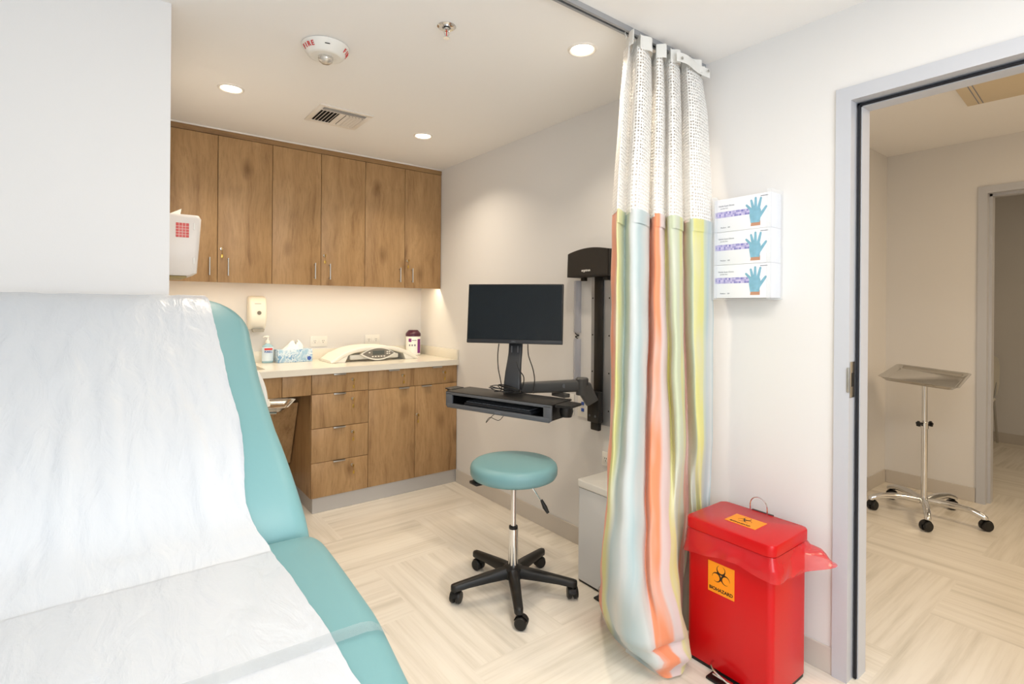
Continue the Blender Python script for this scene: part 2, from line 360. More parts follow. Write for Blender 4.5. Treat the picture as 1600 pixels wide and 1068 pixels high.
# ------------------------------------------------------------------ room shell
# floor: herringbone vinyl tiles, one face per tile with its own grain direction
def build_floor():
    bm = NB(); L = bm.loops.layers.uv.new('UVMap'); W = .457; ox, oy = -.59, -.60
    for i in range(-9, 15):
        for j in range(-13, 6):
            k = (i-j) % 4
            if k not in (0, 3): continue
            x0, y0 = ox+i*W, oy+j*W; x1, y1 = (x0+2*W, y0+W) if k == 0 else (x0+W, y0+2*W)
            cx0, cx1, cy0, cy1 = max(x0, -3.4), min(x1, 5.4), max(y0, -6.0), min(y1, .1)
            if cx1 <= cx0 or cy1 <= cy0: continue
            f = bm.faces.new([bm.verts.new(p) for p in ((cx0, cy0, 0), (cx1, cy0, 0), (cx1, cy1, 0), (cx0, cy1, 0))])
            ru, rv = random.uniform(0, 50), random.uniform(0, 50)
            for lp in f.loops:
                a, b = lp.vert.co.x, lp.vert.co.y
                lp[L].uv = (a+ru, b+rv) if k == 0 else (b+ru, a+rv)
    bmesh.ops.remove_doubles(bm, verts=bm.verts[:], dist=1e-5)
    o = struct('floor', bm, M_floor)
build_floor()
bx = lambda *a, **k: B(*a, **k)
struct('ceiling', bx(-3.4, .0, -5.8, .1, H, H+.1), M_ceil)
struct('wall_back', bx(-1.955, 0, 0, .12, 0, H), M_wall)
YD0, YD1, ZD = -3.297, -4.21, 2.105                    # clear edges of the near doorway
bm = NB(); box(bm, 0, .12, YD0+.02, .12, 0, 2.56); box(bm, 0, .12, -5.9, YD1-.02, 0, 2.56); box(bm, 0, .12, YD1-.02, YD0+.02, ZD+.02, 2.56)
struct('wall_right', bm, M_wall)
struct('wall_partition', bx(-3.3, -1.955, -1.769, .12, 0, H), M_wall)
struct('wall_left', bx(-3.4, -3.3, -5.8, -1.769, 0, H), M_wall)
bm = NB(); box(bm, -3.4, -2.9, -5.8, -5.7, 0, H); box(bm, -.9, 0, -5.8, -5.7, 0, H); box(bm, -2.9, -.9, -5.8, -5.7, 0, .8); box(bm, -2.9, -.9, -5.8, -5.7, 2.3, H)
struct('wall_rear', bm, M_wall)
wn = thing('added_window_1', None, None, (-1.9, -5.75, .8), kind='structure')  # invented window, unseen behind the camera, built around the daylight fill
bm = NB()
for a in (-2.9, -1.93, -.94): box(bm, a, a+.04, -5.78, -5.73, .8, 2.3)
box(bm, -2.9, -.9, -5.78, -5.73, .8, .84); box(bm, -2.9, -.9, -5.78, -5.73, 2.26, 2.3)
obj('added_window_frame', bm, M_frame, wn)
obj('added_window_pane', bx(-2.86, -.94, -5.76, -5.755, .84, 2.26), M_clear, wn)
# hall beyond the door
struct('ceiling_hall', bx(.12, 5.4, -5.9, .1, 2.55, 2.65), M_ceil)
struct('wall_hall_north', bx(.12, 2.72, -2.57, -2.47, 0, 2.55), M_wall)
bm = NB(); box(bm, 2.72, 2.84, -3.15, -1.4, 0, 2.55); box(bm, 2.72, 2.84, -5.9, -4.12, 0, 2.55); box(bm, 2.72, 2.84, -4.12, -3.15, 2.185, 2.55)
struct('wall_hall_east', bm, M_wall)
struct('wall_hall_south', bx(.12, 5.4, -5.9, -5.8, 0, 2.55), M_wall)
struct('wall_far_room', bx(5.15, 5.27, -5.9, -1.3, 0, 2.55), M_wall)
struct('wall_far_room_north', bx(2.84, 5.15, -1.5, -1.4, 0, 2.55), M_wall)
# baseboards
bm = NB(); box(bm, -.007, -.0005, -3.25, -.60, 0, .1, bev=.002); struct('baseboard_right', bm, M_base)
struct('baseboard_hall_north', B(.13, 2.715, -2.577, -2.5705, 0, .1, bev=.002), M_base)
struct('baseboard_hall_east', B(2.7125, 2.7195, -3.115, -2.578, 0, .1, bev=.002), M_base)
struct('baseboard_far_room', B(5.142, 5.1495, -5.7, -1.51, 0, .1, bev=.002), M_base)
struct('baseboard_partition', B(-3.29, -1.956, -1.777, -1.7695, 0, .1, bev=.002), M_base)

def doorway(name, xw, t, y0, y1, z1, fwid=.05, seal=True):
    """hollow metal frame in a wall of thickness t whose room face is x=xw; clear opening y1..y0, 0..z1"""
    d = thing(name, None, None, (xw, (y0+y1)/2, 0), kind='structure')
    bm = NB(); p = .011
    prof = [(-p, fwid), (-p, 0), (.048, 0), (.048, -.016), (.118, -.016), (.118, 0), (t+p, 0), (t+p, fwid), (t+.0005, fwid), (t+.0005, .012), (-.0005, .012), (-.0005, fwid)]
    for s, ye in ((1, y0), (-1, y1)):
        prism(bm, [(xw+a, ye+s*b, 0) for a, b in prof], (0, 0, z1))
    prism(bm, [(xw+a, y0+fwid, z1+b) for a, b in prof], (0, (y1-y0)-2*fwid, 0))
    obj('frame', bm, M_frame, d, smooth=0)
    if seal:
        bm = NB()
        for s, ye in ((1, y0), (-1, y1)):
            box(bm, xw+.036, xw+.0475, min(ye-s*.0135, ye-s*.004), max(ye-s*.0135, ye-s*.004), 0.003, z1-.004, bev=.002)
        box(bm, xw+.036, xw+.0475, y1+.004, y0-.004, z1-.0135, z1-.004, bev=.002)
        obj('door_seal', bm, M_seal, d)
        bm = NB(); box(bm, xw-.006, xw+.035, y0-.0025, y0-.0005, 1.03, 1.16, bev=.001); box(bm, xw-.0165, xw-.0115, y0-.0025, y0+.006, 1.05, 1.14, bev=.003)
        obj('strike_plate', bm, M_brush, d, label='worn metal strike plate')
        bm = NB()
        box(bm, xw+.006, xw+.024, y0-.0035, y0-.0026, 1.07, 1.12); obj('latch_hole', bm, M_dark, d)
    return d
doorway('door_1', 0, .12, YD0, YD1, ZD)
doorway('door_2', 2.72, .12, -3.17, -4.10, 2.165, seal=False)

# ------------------------------------------------------------------ cabinets
ZT, ZC = .10, .943
def pull(parent_door, x, y, z):
    bm = NB(); box(bm, x-.04, x+.04, y-.012, y+.003, z-.0015, z+.0015, bev=.0006); box(bm, x-.04, x+.04, y-.013, y-.011, z-.007, z+.0015, bev=.0006)
    return obj('edge_pull', bm, M_brush, parent_door)
def lock(parent_door, x, y, z, key=True, tilt=0):
    bm = NB(); lathe(bm, [(0, .0055), (.0075, .005), (.0092, .003), (.0095, 0)], (x, y, z), 20, (0, -1, 0)); obj('lock', bm, M_brush, parent_door)
    if key:
        bm = NB(); box(bm, x-.0012, x+.0012, y-.022, y-.004, z-.004, z+.004, bev=.0005)
        lathe(bm, [(.009, 0), (.009, .002)], (x, y-.027, z), 16, (1, 0, 0))
        tube(bm, [(x+.001, y-.03, z-.004), (x+.002, y-.026, z-.02), (x+.003+tilt, y-.018, z-.038)], .0012, 6)
        box(bm, x+tilt-.004, x+tilt+.008, y-.019, y-.0165, z-.058, z-.036, bev=.001)
        obj('key', bm, M_brass, parent_door)
def front(name, x0, x1, z0, z1, yf, parent):
    g = .0015
    return obj(name, B(x0+g, x1-g, yf, yf+.018, z0+g, z1-g, bev=.0012), M_wood, parent)

CW = .3182
cab_labels = ['oak laminate wall cabinet in the corner beside the right wall, two tall doors', 'oak laminate wall cabinet in the middle of the three over the worktop', 'oak laminate wall cabinet partly hidden by the white partition and sharps container']
for i in range(3):
    xr = -.003-2*CW*i; xl = xr-2*CW; xm = (xl+xr)/2
    c = thing('wall_cabinet', cab_labels[i], 'cabinet', ((xl+xr)/2, -.17, 1.487), group=None)
    bm = NB(); t = .018
    box(bm, xl+.0005, xl+t, -.320, -.002, 1.505, 2.404); box(bm, xr-t, xr-.0005, -.320, -.002, 1.505, 2.404)
    box(bm, xl+t, xr-t, -.320, -.002, 2.386, 2.404); box(bm, xl+t, xr-t, -.295, -.002, 1.525, 1.543); box(bm, xl+t, xr-t, -.012, -.002, 1.543, 2.386)
    box(bm, xl+t, xr-t, -.320, -.312, 1.505, 1.543)
    obj('carcass', bm, M_wood, c)
    for s, (a, b) in enumerate(((xl, xm), (xm, xr))):
        d = front('door', a, b, 1.487, 2.404, -.339, c)
        hx = (b-.045) if s == 0 else (a+.057)
        bm = NB(); tube(bm, [(hx, -.367, 1.53), (hx, -.367, 1.64)], .0045, 12)
        for z in (1.54, 1.63): cyl(bm, (hx, -.3395, z), (hx, -.367, z), .0035, seg=10)
        obj('handle', bm, M_brush, d)
        if s == 1: lock(d, a+.022, -.3392, 1.697, True, random.uniform(-.004, .004))
    # light bar under the cabinet, tucked behind the doors' lower edge
    lb = obj('light_bar', B(xl+.03, xr-.02, -.3105, -.2965, 1.5165, 1.5245), M_white, c)
    area('under_cabinet_light', ((xl+xr)/2, -.3035, 1.5155), (0, 0, 0), CW*2-.05, .010, 1.5, (1, .84, .58))
tr = struct('trim_1', B(-1.954, -.001, -.338, -.002, 2.4055, 2.438, bev=.001), M_woodh)
struct('trim_2', B(-1.954, -.001, -.343, -.002, 2.4385, 2.4475, bev=.001), M_trimw)

YF = -.60
XA, XB, XC = -1.092, -.711, -.356
# drawer unit
c = thing('drawer_cabinet', 'oak laminate base cabinet with a stack of four locked drawers', 'cabinet', ((XA+XB)/2, -.3, ZT))
bm = NB(); box(bm, XA, XB-.0005, YF+.019, -.002, ZT, ZC-.041); obj('carcass', bm, M_wood, c)
lc = [.901, .772, .55, .328, ZT]
for k in range(4):
    d = front('drawer', XA, XB, lc[k+1], lc[k], YF, c)
    pull(d, -.912, YF, lc[k]-.003 if k else lc[k]-.004); lock(d, -.823, YF-.0002, lc[k]-.048, True, random.uniform(-.004, .006))
# door unit
c = thing('base_cabinet', 'oak laminate base cabinet with one wide drawer above two doors, by the right wall', 'cabinet', ((XB-.003)/2, -.3, ZT))
bm = NB(); box(bm, XB+.0005, -.0035, YF+.019, -.002, ZT, ZC-.041); obj('carcass', bm, M_wood, c)
d = front('drawer', XB, -.003, .768, .901, YF, c)
pull(d, -.525, YF, .897); pull(d, -.18, YF, .897); lock(d, -.457, YF-.0002, .853); lock(d, -.122, YF-.0002, .853)
d = front('door', XB, XC, ZT, .768, YF, c); pull(d, -.447, YF, .765)
d = front('door', XC, -.003, ZT, .768, YF, c); pull(d, -.267, YF, .765); lock(d, XC+.014, YF-.0002, .56)
# sink bay: apron and sloping removable panel
c = thing('sink_cabinet', 'oak laminate sink bay with apron and sloping panel over open knee space', 'cabinet', (-1.52, -.3, .3))
bm = NB(); box(bm, -1.27, XA-.002, YF, YF+.018, .772, .901, bev=.0012); obj('apron', bm, M_wood, c)
bm = NB(); box(bm, -1.953, -1.273, YF, YF+.018, .772, .901, bev=.0012); obj('apron', bm, M_wood, c)
th = .018
bm = NB(); prism(bm, [(-1.90, -.33, .685), (-1.90, -.33+th, .685), (-1.90, -.14+th, .23), (-1.90, -.14, .23)], (.80, 0, 0)); obj('sloping_panel', bm, M_wood, c)
bm = NB(); box(bm, -1.953, -1.0935, -.02, -.002, .1, .70); obj('back_panel', bm, M_wood, c)
# toe kick
bm = NB(); box(bm, XA+.012, -.0005, YF+.012, YF+.03, 0, ZT-.0005, bev=.002); box(bm, XA+.012, XA+.03, YF+.0305, -.009, 0, ZT-.0005, bev=.002); struct('trim_3', bm, M_kick)
struct('baseboard_back', B(-1.95, XA+.011, -.0085, -.0005, 0, .095, bev=.002), M_base)
struct('wall_cavity', B(XA+.032, -.003, -.56, -.01, 0.0, ZT-.002), M_wood)

# worktop with sink cut-out
w_ = thing('worktop', 'cream quartz worktop with sink cut-out, backsplash and side splash', 'worktop', (-.98, -.31, ZC-.04))
bm = NB(); yb, yf = -.0015, -.625; hx0, hx1, hy0, hy1 = -1.88, -1.345, -.50, -.12
xs = [-1.953, hx0, hx1, -.0015]; ys = [yf, hy0, hy1, yb]
V = {}
for zi, z in enumerate((ZC-.04, ZC)):
    for i, x in enumerate(xs):
        for j, y in enumerate(ys): V[zi, i, j] = bm.verts.new((x, y, z))
for i in range(3):
    for j in range(3):
        if (i, j) == (1, 1): continue
        bm.faces.new((V[1, i, j], V[1, i+1, j], V[1, i+1, j+1], V[1, i, j+1])); bm.faces.new((V[0, i, j], V[0, i, j+1], V[0, i+1, j+1], V[0, i+1, j]))
def side(a, b): bm.faces.new((V[0][a], V[0][b], V[1][b], V[1][a])) if False else bm.faces.new((V[(0,)+a], V[(0,)+b], V[(1,)+b], V[(1,)+a]))
for i in range(3): side((i, 0), (i+1, 0)); side((i+1, 3), (i, 3)); side((0, i+1), (0, i)); side((3, i), (3, i+1))
side((1, 2), (1, 1)); side((1, 1), (2, 1)); side((2, 1), (2, 2)); side((2, 2), (1, 2))
obj('slab', bm, M_counter, w_, smooth=0)
obj('backsplash', B(-1.953, -.0155, -.0145, -.0015, ZC, ZC+.075, bev=.001), M_counter, w_)
obj('side_splash', B(-.0150, -.0015, -.622, -.0015, ZC, ZC+.075, bev=.001), M_counter, w_)
bm = NB()
P = []
for (a, z) in ((.012, ZC-.0405), (.0, ZC-.0405), (-.004, ZC-.06), (-.012, ZC-.17), (-.03, ZC-.182)):
    P.append([((hx0+hx1)/2+x, (hy0+hy1)/2+y, z) for x, y in rrect(hx1-hx0+2*a, hy1-hy0+2*a, .04+a, 6)])
V = grid(bm, P, True); bm.faces.new(V[-1])
solo('sink', bm, M_steel, 'stainless steel undermount sink bowl in the worktop', 'sink')

# ------------------------------------------------------------------ on and over the worktop
# wall mounted dispenser
t = thing('soap_dispenser', 'white wall-mounted soap dispenser above the worktop with grey round window', 'dispenser', (-1.307, -.001, 1.16))
P = []
for z, wd, dp in ((1.18, .098, .075), (1.20, .106, .095), (1.27, .112, .108), (1.34, .114, .100), (1.39, .112, .085), (1.405, .104, .07), (1.411, .08, .05)):
    P.append([(-1.307+x, -.0012-dp/2+y, z) for x, y in rrect(wd, dp, .02, 5)])
bm = NB(); V = grid(bm, P, True); bm.faces.new(V[0][::-1]); bm.faces.new(V[-1]); obj('housing', bm, M_ivory, t)
bm = NB(); lathe(bm, [(.0, .0025), (.013, .0022), (.0135, 0)], (-1.302, -.1085, 1.293), 24, (0, -1, 0)); obj('level_window', bm, mat('grey_window', (120, 114, 102), .3, bump=.01), t)
bm = NB(); prism(bm, [(-1.345, -.07, 1.182), (-1.268, -.07, 1.182), (-1.274, -.07, 1.16), (-1.339, -.07, 1.16)], (0, -.045, 0)); obj('push_bar', bm, mat('grey_push_bar', (150, 146, 136), .4, bump=.02), t)
bm = NB(); box(bm, -1.33, -1.288, -.0975, -.0955, 1.355, 1.3585); obj('brand_mark', bm, M_greyink, t)

# sanitiser bottle
sx, sy = -1.245, -.10
t = thing('hand_sanitizer', 'clear hand sanitizer pump bottle with blue and red label', 'bottle', (sx, sy, ZC))
bm = NB(); P = []
for z, a, b in ((0, .030, .018), (.004, .034, .021), (.10, .034, .021), (.118, .030, .019), (.130, .014, .013), (.136, .012, .012)):
    P.append([(sx+a*1.1*cos(k*pi/12), sy+b*1.1*sin(k*pi/12), ZC+.0008+z) for k in range(24)])
V = grid(bm, P, True); bm.faces.new(V[0][::-1]); bm.faces.new(V[-1]); obj('bottle', bm, M_gel, t)
bm = NB(); P = []
for z in (.015, .112):
    P.append([(sx+.034*1.115*cos(k*pi/24), sy+.021*1.115*sin(k*pi/24), ZC+z) for k in range(-23, 0)])
grid(bm, P); obj('label', bm, mat('bottle_label', (214, 230, 240), .4, bump=.01), t)
ML = lambda x, y, z: frame((x, y, z), (1, 0, 0), (0, 0, 1))
obj('label_band', B(sx-.026, sx+.026, sy-.0248, sy-.0235, ZC+.091, ZC+.104), M_redink, t)
obj('lettering', text_bm('PURELL', .016, ML(sx, sy-.0248, ZC+.078), bold=True), M_blueink, t)
bm = NB(); lathe(bm, [(.014, .137), (.014, .155), (.006, .158), (.005, .176), (.009, .178), (.010, .186), (.004, .190)], (sx, sy, ZC), 20)
tube(bm, [(sx, sy, ZC+.184), (sx-.022, sy-.006, ZC+.185), (sx-.032, sy-.009, ZC+.178)], [.006, .004, .003], 8); obj('pump', bm, M_white, t)

# tissue box
t = thing('tissue_box', 'blue and white marbled tissue box with a tissue pulled up', 'tissue box', (-1.075, -.105, ZC), rz=.03)
M = Matrix.Identity(4)
obj('carton', B(-.118, .118, -.057, .057, .0008, .09, bev=.0015), M_tissuebox, t, local=True)
bm = NB(); P = []
for i in range(9):
    f = i/8; row = []
    for k in range(28):
        a = 2*pi*k/28; r = .05*(1-f)**.6+.018; rx = r*(1+.15*sin(3*a+f*3)); ry = (.02*(1-f)+.012)*(1+.3*sin(4*a+1))
        row.append((rx*cos(a)+.012*f, ry*sin(a), .0902+.05*f+.012*f*sin(2*a+1)+.008*f*sin(5*a)))
    P.append(row)
grid(bm, P, True); obj('tissue', bm, M_linen, t, local=True)
bm = NB(); lathe(bm, [(0, .0012), (.014, .001), (.0145, 0)], (.095, -.0571, .025), 20, (0, -1, 0)); obj('printed_seal', bm, M_blueink, t, local=True)

# baby scale
t = thing('baby_scale', 'white curved tabletop baby scale with an oval control panel', 'scale', (-.56, -.25, ZC))
bm = NB(); P = []; nx = 40
for i in range(nx+1):
    s = -1+2*i/nx; x = s*.335
    zt = .098*(1-abs(s)**2.7)+.018; th_ = .040+.012*s*s
    hw = .135+.0*s; row = []
    for k in range(24):
        a = 2*pi*k/24; ca, sa = cos(a), sin(a)
        y = hw*(abs(ca)**.35)*(1 if ca > 0 else -1); zz = zt-th_/2+(th_/2)*(abs(sa)**.6)*(1 if sa > 0 else -1)
        if sa > 0: zz -= .018*(1-(y/hw)**2)*(1-abs(s)**4)
        row.append((x, y, max(zz, .001)))
    P.append(row)
V = grid(bm, P, True); bm.faces.new(V[0][::-1]); bm.faces.new(V[-1]); obj('weighing_tray', bm, M_ivory, t, local=True)
bm = NB()
for s in (-1, 1): prism(bm, [(s*.33, -.128, .001), (s*.325, -.128, .02), (s*.27, -.128, .058), (s*.20, -.128, .072), (s*.235, -.128, .001)], (0, .25, 0))
box(bm, -.19, .19, -.10, .12, .012, .05, bev=.01)
obj('base', bm, M_ivory, t, local=True)
cxp, cyp, czp = .01, -.139, .052
def lens_poly(a, b, n=20):
    return [(a*(-1+2*i/n), b*(1-(-1+2*i/n)**2)) for i in range(n+1)]+[(a*(1-2*i/n), -b*(1-(1-2*i/n)**2)) for i in range(1, n)]
bm = NB(); prism(bm, [(cxp+x, cyp, czp+z*1.0) for x, z in lens_poly(.135, .046)], (0, .03, 0)); obj('panel_bezel', bm, M_ivory, t, local=True)
bm = NB(); prism(bm, [(cxp+x, cyp-.0015, czp+.003+z) for x, z in lens_poly(.122, .038)], (0, .001, 0)); obj('control_panel', bm, mat('panel_grey', (128, 122, 112), .35, bump=.01), t, local=True)
obj('display', B(cxp-.045, cxp+.045, cyp-.0035, cyp-.002, czp-.006, czp+.024, bev=.0005), mat('lcd', (92, 96, 92), .2, bump=.01), t, local=True)
for q in range(5):
    bx_ = cxp-.045+.0225*q
    obj('button', B(bx_-.007, bx_+.007, cyp-.003, cyp-.002, czp-.022, czp-.014, bev=.0004), M_ivory, t, local=True)
for q, (ax, az) in enumerate(((-.07, .012), (.068, .014), (.085, .014), (.068, .0), (.085, .0))):
    obj('button', B(cxp+ax-.006, cxp+ax+.006, cyp-.003, cyp-.002, czp+az-.004, czp+az+.004, bev=.0004), M_ivory, t, local=True)

# wipes canister
wx, wy = -.125, -.105
t = thing('wipes_canister', 'white and purple wipes canister with dark purple lid in the corner', 'canister', (wx, wy, ZC))
bm = NB(); lathe(bm, [(.055, .0008), (.060, .006), (.060, .155), (.057, .16)], (wx, wy, ZC), 36); obj('canister', bm, M_white, t)
bm = NB(); lathe(bm, [(.0615, .157), (.0615, .178), (.056, .186), (.040, .205), (.036, .207), (0, .207)], (wx, wy, ZC), 36); obj('lid', bm, M_maroon, t)
def cyl_patch(a0, a1, z0, z1, r, n=10):
    bm = NB(); P = [[(wx+r*cos(a0+(a1-a0)*k/n), wy+r*sin(a0+(a1-a0)*k/n), z) for k in range(n+1)] for z in (z0, z1)]; grid(bm, P); return bm
A = radians(-90)-YAW+.25
obj('purple_panel', cyl_patch(A+.55, A+1.15, ZC+.02, ZC+.135, .0607), M_purple, t)
obj('purple_square', cyl_patch(A-.72, A-.3, ZC+.112, ZC+.14, .0607), M_purple, t)
for q in range(3): obj('hazard_mark', cyl_patch(A-.66+.36*q, A-.44+.36*q, ZC+.078, ZC+.092, .0607), M_greyink, t)
obj('lettering', cyl_patch(A-.22, A+.4, ZC+.122, ZC+.128, .0607), M_greyink, t)

def outlet(label, x, z, yc=None, wall='back', w=.125, h=.08, kind='power'):
    if wall == 'back': o = thing('wall_outlet', label, 'outlet', (x, -.0005, z-h/2)); f = lambda a, b, c0, c1, d0, d1, bev=0: B(x+a, x+b, -d1, -d0, z+c0, z+c1, bev=bev)
    else: o = thing('wall_outlet', label, 'outlet', (-.0005, x, z-h/2)); f = lambda a, b, c0, c1, d0, d1, bev=0: B(-d1, -d0, x+a, x+b, z+c0, z+c1, bev=bev)
    obj('cover_plate', f(-w/2, w/2, -h/2, h/2, .0005, .006, .0015), M_white, o)
    if kind == 'power':
        for s in (-1, 1):
            if w > h: r = obj('receptacle', f(s*.03-.021, s*.03+.021, -.016, .016, .006, .008, .002), M_white, o); q = (s*.03, 0)
            else: r = obj('receptacle', f(-.016, .016, s*.025-.018, s*.025+.018, .006, .008, .002), M_white, o); q = (0, s*.025)
            bm = None
            for (dx, dz, sw, sh) in ((-.006, .005, .0015, .004), (.006, .005, .0015, .004), (0, -.008, .0025, .0025)):
                k = f(q[0]+dx-sw, q[0]+dx+sw, q[1]+dz-sh, q[1]+dz+sh, .008, .0084)
                bm = k if bm is None else join(bm, k)
            obj('slots', bm, M_ink, r)
    else:
        for dz in (.018, -.018):
            obj('data_jack', f(-.010, .010, dz-.009, dz+.009, .006, .0105, .001), M_blueink, o)
    return o
outlet('white wall outlet behind the left end of the baby scale', -.862, 1.075)
outlet('white wall outlet above the middle of the baby scale', -.438, 1.075)
outlet('white wall outlet plate under the monitor arm, left of the blue jacks', -1.845, .79, wall='right', w=.075, h=.118)
outlet('white data plate with two dark blue jacks under the monitor arm', -1.955, .79, wall='right', w=.08, h=.118, kind='data')
outlet('white wall outlet just above the white step bin lid', -2.16, .535, wall='right', w=.115, h=.075)

# sharps container on the side of the partition
t = thing('sharps_container', 'white wall-mounted sharps container with a red grid window beside the partition', 'sharps container', (-1.955, -1.12, 1.47))
P = []
for z, xe, d in ((1.478, .125, .0), (1.49, .142, 0), (1.60, .15, 0), (1.735, .158, 0), (1.752, .150, 0)):
    P.append([(-1.9545+xe/2+x, -1.12+y, z) for x, y in rrect(xe, .36-(.02 if z in (1.478, 1.752) else 0), .018, 5)])
bm = NB(); V = grid(bm, P, True); bm.faces.new(V[0][::-1]); bm.faces.new(V[-1]); obj('cabinet_body', bm, mat('translucent_white_plastic', (232, 226, 220), .35, bump=.02), t)
bm = NB(); prism(bm, [(-1.93, -1.2, 1.753), (-1.872, -1.2, 1.753), (-1.866, -1.2, 1.79)], (0, .1, 0)); obj('lid_flap', bm, M_ivory, t)
bm = NB(); box(bm, -1.896, -1.846, -1.3025, -1.3003, 1.648, 1.712, bev=.001); obj('warning_window', bm, mat('red_window', (214, 92, 88), .4, bump=.02), t)
bm = NB()
for k in range(4): box(bm, -1.8975, -1.8445, -1.3035, -1.3025, 1.659+k*.0125, 1.6602+k*.0125)
for k in range(3): box(bm, -1.8845+k*.0125, -1.8833+k*.0125, -1.3035, -1.3025, 1.647, 1.713)
obj('grid_lines', bm, M_ivory, t)
for z in (1.685, 1.53):
    bm = NB(); box(bm, -1.829, -1.8225, -1.3045, -1.3003, z, z+.03, bev=.001); obj('hinge', bm, M_white, t)
obj('bottom_tray', B(-1.95, -1.85, -1.27, -.97, 1.468, 1.4775, bev=.003), mat('olive_plastic', (170, 150, 100), .5, bump=.02), t)

# ------------------------------------------------------------------ ceiling fixtures
def downlight(x, y, label, r=.052, power=5.4):
    t = thing('recessed_light', label, 'light', (x, y, H), group=None)
    bm = NB(); lathe(bm, [(r-.004, -.002), (r+.002, -.006), (r+.009, -.004), (r+.011, -.0003)], (x, y, H), 40, cap=False); obj('trim_ring', bm, M_trimw, t)
    bm = NB(); lathe(bm, [(0, -.0018), (r-.003, -.0018)], (x, y, H), 40, cap=False); obj('lens', bm, M_lens, t)
    l = bpy.data.lights.new('downlight', 'AREA'); l.shape = 'DISK'; l.size = 2*r; l.energy = power; l.color = WARM; l.spread = radians(125)
    o = bpy.data.objects.new('downlight', l); COL.objects.link(o); o.location = (x, y, H-.009)
downlight(-1.643, -1.063, 'lit round recessed ceiling light at the left, near the cabinets')
downlight(-.536, -2.46, 'lit round recessed ceiling light nearest the curtain')
downlight(-.526, -1.012, 'lit round recessed ceiling light right of the air vent, smallest in view')

# fire strobe
fx, fy = -1.405, -1.80
t = thing('fire_alarm', 'round white ceiling fire alarm with red FIRE lettering and strobe', 'alarm', (fx, fy, H))
bm = NB(); lathe(bm, [(.088, -.0003), (.096, -.002), (.097, -.006), (.072, -.042), (.062, -.047), (.058, -.0465), (.040, -.046), (.0, -.046)], (fx, fy, H), 48); obj('housing', bm, M_white, t)
bm = NB(); lathe(bm, [(.030, -.0462), (.031, -.052), (.027, -.064), (.016, -.072), (0, -.074)], (fx, fy, H), 28); obj('strobe_lens', bm, mat('strobe_glass', (210, 205, 196), .08, .6, bump=.3, bscale=90), t)
for base_a, txt in ((radians(-90)-YAW-.62, 'FIRE'), (radians(-90)-YAW+1.75, 'FIRE')):
    bm = None
    for i, ch in enumerate(txt):
        a = base_a+(i-1.5)*.22
        o_ = Vector((fx+.0858*cos(a), fy+.0858*sin(a), H-.0246)); tx = Vector((-sin(a), cos(a), 0)); n = Vector((cos(a)*.821, sin(a)*.821, -.570)).normalized(); yy = n.cross(tx)
        k = text_bm(ch, .026, Matrix(((tx.x, yy.x, n.x, o_.x), (tx.y, yy.y, n.y, o_.y), (tx.z, yy.z, n.z, o_.z), (0, 0, 0, 1))), bold=True, depth=.0008)
        bm = k if bm is None else join(bm, k)
    obj('lettering', bm, M_redink, t)
a = radians(-90)-YAW+.42; o_ = Vector((fx+.0852*cos(a), fy+.0852*sin(a), H-.0235)); tx = Vector((-sin(a), cos(a), 0)); n = Vector((cos(a)*.821, sin(a)*.821, -.570)).normalized()
bm = B(-.010, .010, -.0016, .0016, -.001, .0014, M=frame(o_, tx, n.cross(tx))); obj('slot', bm, M_dark, t)
# sprinkler
px_, py_ = -1.085, -2.262
t = thing('fire_sprinkler', 'small metal fire sprinkler head on the ceiling with red bulb', 'sprinkler', (px_, py_, H))
bm = NB(); lathe(bm, [(.036, -.0003), (.037, -.003), (.030, -.008), (.017, -.007), (.016, -.0003)], (px_, py_, H), 32, cap=False); obj('escutcheon', bm, M_chrome, t)
bm = NB(); lathe(bm, [(.012, -.001), (.012, -.016), (.008, -.018)], (px_, py_, H), 16)
for s in (-1, 1): tube(bm, [(px_+s*.009, py_, H-.014), (px_+s*.011, py_, H-.028), (px_+s*.002, py_, H-.043)], .0022, 8)
lathe(bm, [(.004, -.040), (.013, -.046), (.013, -.048), (0, -.048)], (px_, py_, H), 16); obj('sprinkler_body', bm, M_chrome, t)
bm = NB(); cyl(bm, (px_, py_, H-.018), (px_, py_, H-.041), .002, seg=8); obj('glass_bulb', bm, M_red, t)
# vent
vx, vy = -1.07, -1.0
t = thing('air_vent', 'square white ceiling air vent with louvre blades', 'vent', (vx, vy, H), rz=0)
bm = NB(); h_ = .152; i_ = .122
for a, b, c_, d_ in ((-h_, h_, -h_, -i_), (-h_, h_, i_, h_), (-h_, -i_, -i_, i_), (i_, h_, -i_, i_)): box(bm, vx+a, vx+b, vy+c_, vy+d_, H-.006, H-.0003, bev=.0012)
box(bm, vx-.016, vx+.016, vy-.08, vy+.12, H-.006, H-.002); box(bm, vx-i_, vx+i_, vy-.084, vy-.076, H-.007, H-.001)
obj('frame', bm, M_trimw, t)
obj('duct_opening', B(vx-i_, vx+i_, vy-i_, vy+i_, H-.0016, H-.0004), M_dark, t)
for k in range(5):
    for s in (-1, 1):
        x = vx+s*(.024+.0195*k); bm = NB(); prism(bm, [(x, vy-.074, H-.002), (x+s*.0015, vy-.074, H-.002), (x+s*.0125, vy-.074, H-.011), (x+s*.011, vy-.074, H-.011)], (0, .194, 0)); obj('louvre', bm, M_trimw, t)
for k in range(3):
    y = vy-.088-.011*k; bm = NB(); prism(bm, [(vx-.12, y, H-.002), (vx-.12, y-.001, H-.002), (vx-.12, y-.008, H-.010), (vx-.12, y-.007, H-.010)], (.24, 0, 0)); obj('louvre', bm, M_trimw, t)
